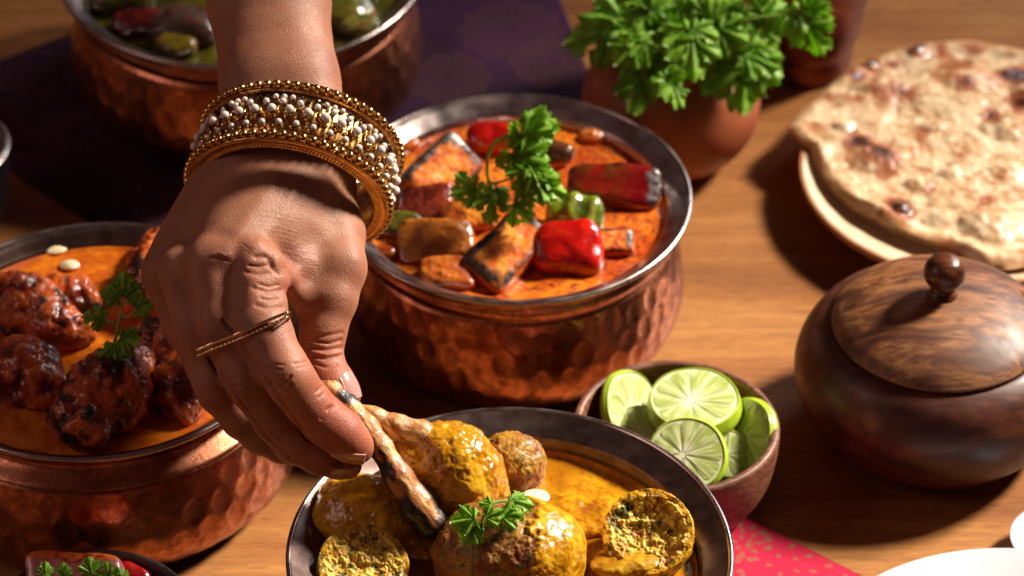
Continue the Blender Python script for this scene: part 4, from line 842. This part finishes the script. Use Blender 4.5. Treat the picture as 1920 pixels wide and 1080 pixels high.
chunk(None, [(606,722,136.2,.34),(622,733,136.0,.42),(652,765,135.95,.46),(690,800,135.9,.40),(714,838,135.7,.44),(747,895,135.6,.54),(782,948,135.7,.66),(810,982,135.9,.62),(826,996,136.1,.3)], 3, h=.045, mat=mbone, name='bone', cat=None, grp=None, parent=chop, k=.3,
      colf=bonecol(3, lambda x, y: .50*sst(900, 975, y)+.34*sst(820, 870, y)*sst(10, -6, x-(700+.63*(y-820)))+.12*np.exp(-((x-650)/25)**2-((y-745)/14)**2)*2-0*y+.03))
chunk(None, [(668,768,136.4,.30),(700,783,136.4,.40),(745,800,136.5,.46),(790,812,136.6,.5),(830,840,136.8,.6)], 8, h=.045, mat=mbone, name='bone', cat=None, grp=None, parent=chop, k=.3, colf=bonecol(8, lambda x, y: -.28+.5*sst(800-.0*y, 786, y)*sst(740, 790, x)))
def gravycol(P, V, N):
    a = fbm(P*.9, 4, 3); b = fbm(P*2.4, 4, 5); g = fbm(P*6, 3, 7); x, y, _ = to_px(V)
    c = mixc(lin('ac720c'), lin('d6a220'), sst(-.3, .3, a)); c = mixc(c, lin('8c480a'), sst(.05, .4, b)*.6); c = mixc(c, lin('e0b040'), sst(.15, .4, g)*.4); c = mixc(c, lin('5c5c10'), sst(.44, .52, fbm(P*6, 2, 41))*.6)
    m = sst(845, 815, y)*sst(800, 765, x+20*b); c = mixc(c, lin('d8b080'), m*.8)
    return c, .14+.16*sst(-.2, .3, g), .15*b+.035*g+.06*np.abs(a)
chunk(None, [(812,828,136.9,.72),(850,862,137.0,1.42),(872,905,137.1,1.42),(845,945,137.3,1.1)], 4, h=.06, mat=mmeat, name='gravy_coated_meat', cat=None, grp=None, parent=chop, k=.5, colf=gravycol,
      extra=[((775,850,137.0),(820,930,137.2),.9,1.0,.5),((905,880,137.2),(925,920,137.4),.75,.6,.5),((800,815,136.6),(860,812,136.9),.35,.3,.3)])

# black bowl contents
def f_pink(P, Q, N):
    a = fbm(P*1.5, 3, 3); b = fbm(P*6, 3, 5); c = mixc(lin('c06a6a'), lin('d89490'), sst(-.3, .3, a)); m = sst(.45, .7, Q[:, 1]+.2*b); c = mixc(c, lin('d86a28'), m); c = mixc(c, lin('8a1410'), sst(.18, .34, b+.1*a)*.9); return c, np.full(len(P), .25), .04*a+.01*b
blob('pickled_onion', 'pink pickled onion chunk with spiced orange edge in the black bowl', 'pickle', at(140, 1085, 3.4), frame(nrm(RT+UP*.03), nrm(up*.6+tv*.8)), (2.05, 1.1, .7), 5, f_pink, mveg)
blob('pickled_chilli', 'dark red pickle piece at the right in the black bowl', 'pickle', at(248, 1085, 2.9), frame(nrm(RT-UP*.5), nrm(up*.6+tv*.8)), (.9, .6, .5), 2.6, f_pepper(51, '7a0c10', 'a01a18', 0), mveg)
# ---------------------------------------------------------------- coriander
def leafmat(name, c1, c2):
    m = Mat(name, rough=.42, spec=.4); n = m.N.new('ShaderNodeAttribute'); n.attribute_name = 'Col'; m.N.remove(m.N['Material Output'])
    c = m.mix(m.ramp(m.noise(1.6, 3), [(.3, 0), (.7, 1)]), tuple(lin(c1)), tuple(lin(c2))); c = m.mix(1., c, n.outputs['Color'], 'MULTIPLY'); m.set('Base Color', c)
    tr = m.N.new('ShaderNodeBsdfTranslucent'); m.L(m.mix(1., c, (1.6, 1.9, .6), 'MULTIPLY'), tr.inputs[0]); mx = m.N.new('ShaderNodeMixShader'); mx.inputs[0].default_value = .42
    out = m.N.new('ShaderNodeOutputMaterial'); m.L(m.b.outputs[0], mx.inputs[1]); m.L(tr.outputs[0], mx.inputs[2]); m.L(mx.outputs[0], out.inputs[0]); m.bump(m.noise(7, 3), .02, .5); return m
mleaf = leafmat('coriander_leaf', '649a2a', 'a4c84a'); mstem = Mat('coriander_stem', rough=.4, sss=.1, color=tuple(lin('7da83c')))
def leaf_mesh(sd):
    """a coriander leaflet: fan shaped toothed lobes round one point, unit length along +x"""
    rs = np.random.RandomState(sd); parts = []; cols = []
    for li, (a0, L) in enumerate(((0, 1.0), (.92, .84), (-.92, .84), (1.85, .5), (-1.85, .5))):
        a0 += rs.uniform(-.1, .1); L *= rs.uniform(.88, 1.05); ns, nt = 12, 19; s_ = np.linspace(0, 1, ns); t_ = np.linspace(-1, 1, nt); S_, T_ = np.meshgrid(s_, t_, indexing='ij')
        ph = rs.uniform(-.3, .3); tip = (1-.30*T_**2)*(1+.18*np.abs(np.cos(math.pi*1.5*T_+ph))**.7*S_**4 - .20*S_**4) ; w_ = L*(.05+.38*S_**1.25*(1-.22*S_**5))
        x = L*(.98*S_)*np.where(S_ > 0, 1-(1-tip)*S_**2, 1); y = w_*T_*(1+.22*np.cos(S_*17)*np.abs(T_)**3*(S_ > .3))
        z = .07*np.cos(T_*5+ph*4)*S_ - rs.uniform(.05, .28)*S_**2 - .035*np.abs(T_)*S_**.5*rs.uniform(-.6, 1) + .03*np.exp(-(T_/.12)**2) + li*.004 + .03*noise(np.stack([x*5, y*5, x*0+sd+li], -1), sd)
        ca, sa = math.cos(a0), math.sin(a0); P = np.stack([.12+x*ca-y*sa, x*sa+y*ca, z], -1).reshape(-1, 3)
        c = np.ones((len(P), 3))*(.82+.3*S_.reshape(-1))[:, None]; c = mixc(c, np.array([1.5, 1.4, 1.1]), np.exp(-(T_.ravel()/.10)**2)*.4)
        F = grid_faces(ns, nt); k = len(P); idx = np.arange(k).reshape(ns, nt); ring = np.concatenate([idx[0, :-1], idx[:-1, -1], idx[-1, :0:-1], idx[:0:-1, 0]]); r2 = np.roll(ring, -1)
        parts.append((np.vstack([P, P-[0, 0, .016]]), np.vstack([F, F[:, ::-1]+k, np.stack([ring, r2, r2+k, ring+k], -1)[:, ::-1]]))); cols.append(np.vstack([c, c*1.1]))
    V, F = merge(parts); return V, F[0], np.vstack(cols)
LEAF = []
for sd in range(7):
    V, F, c = leaf_mesh(sd); o = add_mesh('leaf', V, F, mleaf.m, col=c); LEAF.append(o.data); bpy.data.objects.remove(o)
def leaf(parent, pos, tipd, nr, size, k):
    """pos: base of the blade in world cm"""
    Fm = frame(tipd, nr); x = nrm(tipd); z = nrm(np.asarray(nr)-x*(np.asarray(nr)@x)); y = np.cross(z, x); M = np.stack([x, y, z], 1)*size
    o = bpy.data.objects.new('leaf', LEAF[k % 7]); COL.objects.link(o); o.parent = parent
    mw_ = Matrix([list(M[i])+[(pos[i]-parent['o_cm'][i])*CM] for i in range(3)]+[[0, 0, 0, 1]]); o.matrix_local = mw_; return o
rl = random.Random(5)
def screen(deg, lift=0.): a = R(deg); return nrm(RT*math.cos(a)+UP*math.sin(a)-FW*lift)
def stem(parent, pts, r0=.09, r1=.06):
    P = smooth_prof(pts, 24); V, F = tube(P, np.linspace(r0, r1, len(P)), 8); return add_mesh('stem', V, F, mstem.m, parent)
def frond(parent, base, deg, size, spread=55, k=0, lift=.2, nrmv=None, n3=True):
    """a three part leaf on one stalk end"""
    nv = nrmv if nrmv is not None else nrm(-FW+up*.35+RT*rl.uniform(-.8, .8)+UP*rl.uniform(-.5, .7))
    t = screen(deg, lift); leaf(parent, base+t*size*.10, t, nv, size, k)
    if n3:
        for s in (-1, 1): ts = screen(deg+s*(spread+rl.uniform(-8, 8)), lift*.5); leaf(parent, base-t*size*.12, ts, nrm(nv+RT*rl.uniform(-.5, .5)+UP*rl.uniform(-.5, .5)), size*rl.uniform(.68, .85), k+2+s)
GB = 'coriander sprigs standing in the terracotta pot'
mouth = at(1258, 150, 6.0)
FR = [(1122,62,195,3.0,0,'feathery coriander sprig fanning out furthest left of the bunch'),(1200,168,262,2.2,.3,'coriander sprig drooping lowest at the left, over the pot shoulder'),(1245,128,285,2.1,.3,'coriander sprig hanging over the middle of the pot mouth'),
 (1160,25,150,2.4,0,'coriander sprig pointing up and left behind the leftmost fan'),(1228,50,110,2.5,.2,'tall coriander sprig rising left of the centre'),(1300,92,275,2.5,.4,'coriander sprig facing the camera above the pot'),(1312,25,65,2.4,.2,'upright coriander sprig in the centre of the bunch'),
 (1392,150,272,2.9,.3,'large sunlit coriander sprig drooping over the right side of the pot'),(1428,118,310,2.3,.2,'coriander sprig leaning right beside the drooping one'),(1365,60,335,2.3,.3,'coriander sprig spreading right from the centre'),
 (1520,55,292,2.4,.1,'coriander sprig on the long bare stem at the far right'),(1438,12,70,2.4,.1,'coriander sprig touching the top edge right of centre'),(1275,0,120,2.4,0,'coriander sprig cut by the top edge left of centre'),(1345,-20,92,2.4,0,'tallest coriander sprig cut by the top edge in the middle'),(1205,-10,110,2.2,0,'coriander sprig cut by the top edge above the left fan'),
 (1335,140,250,2.0,.3,'short coriander sprig tucked in the middle front of the bunch'),(1180,95,225,2.0,.2,'small coriander sprig between the left fan and the pot'),(1265,170,300,1.6,.4,'smallest coriander sprig peeping over the front lip of the pot'),(1400,90,20,2.0,.1,'coriander sprig in the gap left of the bare stem'),
 (1290,45,200,2.2,.1,'shaded coriander sprig deep in the bunch, left of centre'),(1350,95,290,2.2,.2,'coriander sprig in front of the centre, right of the pot middle'),(1255,90,180,2.2,.1,'inner coriander sprig above the pot mouth, leaning left')]
for i, (px, py, dg, sz, lf, lab) in enumerate(FR):
    dd = 161.5 + rl.uniform(-2.4, 2.4) - (1.5 if lf >= .3 else 0); b = C(px, py, dd) - screen(dg, lf)*sz*.35
    m0 = mouth+np.array([rl.uniform(-1.2, 1.2), rl.uniform(-1., 1.), 0]); t = thing('coriander_sprig', lab, 'coriander', m0, GB)
    mid = (m0+b)/2+np.array([0, 0, 1.4 if dg > 180 else .6]); stem(t, [m0, mid, b], .11, .06)
    frond(t, b, dg, sz*.80, 66, i, lf)
    if i % 3 != 1: frond(t, mid+RT*.5*(-1 if px < 1260 else 1), dg+rl.uniform(-60, 60), sz*.58, 66, i+3, lf)
t = thing('coriander_sprig', 'coriander sprig with a curling stem garnishing the tomato curry beside the bangles', 'coriander', at(940, 330, 7.4)); D0 = 151.0
P_ = lambda x, y, d=D0: C(x, y, d)
stem(t, [P_(958,250), P_(925,272), P_(914,300), P_(918,345), P_(945,372)], .085, .07); stem(t, [P_(918,345), P_(955,335,150.4), P_(985,310,150.2)], .06, .05)
frond(t, P_(985,262,150.4), 62, 1.5, 70, 0, .3); frond(t, P_(965,285,150.2), 335, 1.5, 60, 1, .3); frond(t, P_(905,347,150.8), 198, 1.45, 40, 2, .1, n3=False); frond(t, P_(925,358,150.4), 265, 1.3, 60, 3, .2)
frond(t, P_(990,320,149.8), 300, 1.6, 55, 4, .4); frond(t, P_(1000,340,149.8), 345, 1.35, 60, 5, .3); frond(t, P_(955,375,150.2), 315, 1.3, 45, 6, .2, n3=False); leaf(t, P_(1000,250,150.6), screen(20, .2), -FW, 1.2, 3)
t = thing('coriander_sprig', 'coriander sprig with pale stem on the charred chicken', 'coriander', at(222, 600, 7.6)); d1 = 141.9
stem(t, [P_(212,650,d1), P_(220,620,d1-.3), P_(226,590,d1-.4), P_(232,565,d1-.3)], .07, .05); stem(t, [P_(224,600,d1-.3), P_(245,590,d1-.4), P_(258,578,d1-.4)], .05, .045); stem(t, [P_(222,612,d1-.3), P_(205,602,d1-.4), P_(195,598,d1-.4)], .05, .045)
leaf(t, P_(230,562,d1-.4), screen(85, .2), nrm(-FW+up*.4), 1.15, 0); leaf(t, P_(226,560,d1-.4), screen(160, .2), nrm(-FW+up*.3), .85, 1); leaf(t, P_(236,560,d1-.4), screen(25, .2), nrm(-FW+RT*.3), .8, 2)
leaf(t, P_(198,598,d1-.4), screen(172, .2), nrm(-FW+up*.3), .95, 3); leaf(t, P_(252,580,d1-.4), screen(15, .2), nrm(-FW+up*.3), .85, 4); leaf(t, P_(214,640,d1-.4), screen(280, .3), nrm(-FW+up*.5), 1.15, 5); leaf(t, P_(222,632,d1-.6), screen(345, .3), nrm(-FW+up*.5), 1.0, 6)
t = thing('coriander_sprig', 'small bright coriander sprig lying on the large front kofta', 'coriander', at(905, 985, 8.2)); d2 = 133.2
stem(t, [P_(905,1018,d2), P_(903,995,d2-.2), P_(905,972,d2-.2), P_(925,945,d2), P_(950,938,d2+.2)], .07, .05)
leaf(t, P_(896,972,d2-.3), screen(188, .1), nrm(-FW+up*.3-RT*.3), 1.05, 1); leaf(t, P_(890,985,d2-.3), screen(235, .1), nrm(-FW-RT*.4), .95, 2); leaf(t, P_(908,972,d2-.3), screen(25, .2), nrm(-FW+up*1.2), .8, 3); leaf(t, P_(935,970,d2-.2), screen(12, .2), nrm(-FW+up*1.2), 1.0, 4); leaf(t, P_(925,948,d2), screen(165, .1), nrm(-FW+up*1.4), .55, 5); leaf(t, P_(950,938,d2+.1), screen(-8, .1), nrm(-FW*.6+up*1.2), 1.05, 0)
t = thing('coriander_sprig', 'shaded coriander leaves on the pickles in the black bowl', 'coriander', at(160, 1085, 4.6)); d3 = 134
stem(t, [P_(80,1100,d3), P_(130,1095,d3), P_(180,1092,d3), P_(225,1096,d3)], .05, .04)
for i, (x, y, s) in enumerate(((85,1082,.6),(120,1084,.6),(173,1080,.85),(207,1086,.7),(232,1090,.6))): leaf(t, P_(x, y, d3-.2), screen(88+6*i, .1), nrm(-FW+RT*.3*(-1)**i), s, i)

# ---------------------------------------------------------------- bangles
mg = Mat('gold', rough=.2, metal=1.); mg.set('Base Color', mg.ramp(mg.noise(3, 3), [(.3, lin('b88444')), (.7, lin('e0b878'))])); mg.set('Roughness', mg.ramp(mg.noise(12, 3), [(.3, .14), (.7, .3)]))
mrg = Mat('ring_gold', rough=.16, metal=1., color=tuple(lin('f4d0a4')))
mpe = Mat('pearl', rough=.18, coat=.6, spec=.6, sss=.3, sss_r=(1, .8, .7), sss_scale=.001, color=tuple(lin('e2d4c8')))
mbl = Mat('dark_crystal', rough=.12, spec=.8, color=tuple(lin('14110f')), coat=.5)
def ring_frame(c, n, x=RT): return c, frame(x, n)
nb = nrm(-.145*RT-.837*UP-.53*FW)
U_, F_ = cubesphere(6)
def unit(name, V, F, mat, smooth=True):
    o = add_mesh(name, V, F, mat, smooth=smooth); d = o.data; bpy.data.objects.remove(o); return d
bead_me = unit('bead', U_, F_, mg.m); pearl_me = unit('pearl', U_, F_, mpe.m)
U3, F3 = cubesphere(3); crys_me = unit('crystal', U3, F3, mbl.m, False); 
cupV, cupF = lathe([(.55, -.4), (.95, -.25), (1.05, .1), (.85, .2), (.7, .0)], (0, 0, 0), 12, lambda A, Z, Rr: .1*np.cos(A*6)); cup_me = unit('cup', cupV, cupF, mg.m)
def inst(name, me, parent, loc, s, rot=None):
    o = bpy.data.objects.new(name, me); COL.objects.link(o); o.parent = parent; o.location = np.asarray(loc)*CM; o.scale = (s, s, s) if np.isscalar(s) else s
    if rot is not None: o.rotation_euler = rot
    return o
def bangle_base(label, c, n, grp):
    e = thing('bangle', label, 'bangle', c, grp); Fm = frame(RT, n); e.matrix_world = Matrix([list(Fm[i])+[c[i]*CM] for i in range(3)]+[[0, 0, 0, 1]]); e['o_cm'] = [0., 0., 0.]; return e
def bead_bangle(label, c, n, r):
    e = bangle_base(label, c, n, 'gold bead bangles on the wrist')
    prof = np.array([(r-.62, .0), (r-.60, .22), (r-.50, .30), (r-.34, .22), (r-.24, .26), (r-.06, .22), (r-.02, .0), (r-.06, -.22), (r-.24, -.26), (r-.34, -.22), (r-.50, -.30), (r-.60, -.22), (r-.62, 0)])
    prof = smooth_prof(prof, 72)
    V, F = lathe(prof, (0, 0, 0), 900, lambda A, Z, Rr: .028*np.cos(A*150)*sst(r-.30, r-.42, Rr)); add_mesh('band', V, F, mg.m, e, local=True)
    nb_ = 64
    for k in range(nb_):
        a = 2*math.pi*k/nb_; inst('bead', bead_me, e, ((r+.05)*math.cos(a), (r+.05)*math.sin(a), 0), (.20, .185, .20), (0, 0, a))
    for z_ in (-.2, .2):
        V, F = lathe([(r-.02+.04*math.cos(t_), z_+.04*math.sin(t_)) for t_ in np.linspace(0, 2*math.pi, 9)], (0, 0, 0), 200, lambda A, Z, Rr: .012*np.cos(A*148)); add_mesh('wire', V, F, mg.m, e, local=True)
    return e
BC1 = C(541, 362, 140.0); BC2 = C(566, 270, 142.1)
bead_bangle('lower gold bead bangle, nearest the back of the hand', BC1, nb, 4.15)
bead_bangle('upper gold bead bangle, nearest the forearm', BC2, nb, 4.12)
pb_ = bangle_base('wide bangle crusted with pearls and dark crystals between the two gold ones', (BC1+BC2)/2, nb, None)
rp = 4.0; half_w = .92
V, F = lathe(smooth_prof([(rp-.35, -half_w), (rp-.1, -half_w*.9), (rp-.02, -.4), (rp, 0), (rp-.02, .4), (rp-.1, half_w*.9), (rp-.35, half_w), (rp-.45, 0), (rp-.35, -half_w)], 48), (0, 0, 0), 300, lambda A, Z, Rr: .02*np.cos(A*90)); add_mesh('band', V, F, mg.m, pb_, local=True)
def ringpts(n, z, r, ph=0): return [((r*math.cos(2*math.pi*(k+ph)/n), r*math.sin(2*math.pi*(k+ph)/n), z), 2*math.pi*(k+ph)/n) for k in range(n)]
for p, a in ringpts(36, 0, rp+.10): inst('cup', cup_me, pb_, p, .25, (0, math.pi/2, a))
for p, a in ringpts(36, 0, rp+.24): inst('pearl', pearl_me, pb_, p, .185)
for z_, ph in ((.55, .25), (-.46, .5)):
    for p, a in ringpts(36, z_, rp+.08, .5): inst('pearl', pearl_me, pb_, p, .14)
for k, (p, a) in enumerate(ringpts(72, -.72, rp+.04)):
    if (k//3) % 2: inst('crystal', crys_me, pb_, p, .11, (k, k*.7, 0))
    else: inst('pearl', pearl_me, pb_, (p[0], p[1], p[2]), .115)
cr = []
for z_, n_, ph in ((.26, 60, .3), (-.22, 60, .1), (.72, 70, 0)):
    for p, a in ringpts(n_, z_, rp+.03, ph): cr.append((U3*.085+np.array(p), F3))
V, F = merge(cr); o = add_mesh('crystal_grit', V, F, mg.m, pb_, local=True, smooth=False); o['kind'] = 'stuff'

# double ring across two fingers
rg = thing('ring', 'slim double banded gold ring worn across the index and middle fingers', 'ring', C(450, 625, 133.6))
_rb = (np.linalg.norm(HV2-C(450, 625, 134.5), axis=1) < 4)[_f].all(1)
BR = BVHTree.FromPolygons([tuple(p) for p in HV2], [tuple(q) for q in _f[_rb]])
def ring_band(name, off, r, notch):
    xy = smooth_prof([(370, 656+off), (405, 641+off), (447, 625+off), (490, 606+off), (538, 586+off*.8)], 44); d = []
    for x, y in xy:
        o = C(x, y, 120); h = BR.ray_cast(Vector(o), Vector(nrm(C(x, y, 121)-o)), 30); d.append(np.nan if h[0] is None else (np.array(h[0])-CAM)@FW)
    d = np.array(d); ok = ~np.isnan(d); d = np.interp(np.arange(len(d)), np.nonzero(ok)[0], d[ok]); d = np.array([d[max(0, i-7):i+8].min() for i in range(len(d))])
    d = np.convolve(np.pad(d, 5, mode='edge'), np.ones(11)/11, 'valid')-r*.7
    P = [C(x, y, q) for (x, y), q in zip(xy, d)]; e = C(*xy[-1], d[-1]+1.1)+RT*.10; b0 = C(*xy[0], d[0]+.9)-RT*.08
    P = smooth_prof([b0, (P[0]+b0)/2-RT*.06]+P+[(P[-1]+e)/2+RT*.08, e], 260); rad = r*(1-(.28*(np.cos(np.arange(len(P))*notch) > .3) if notch else 0))*np.ones(len(P))
    V, F = tube(P, rad, 10); add_mesh(name, V, F, mrg.m, rg, smooth=True)
ring_band('band', 0, .068, 0); ring_band('engraved_band', 11, .058, .62)
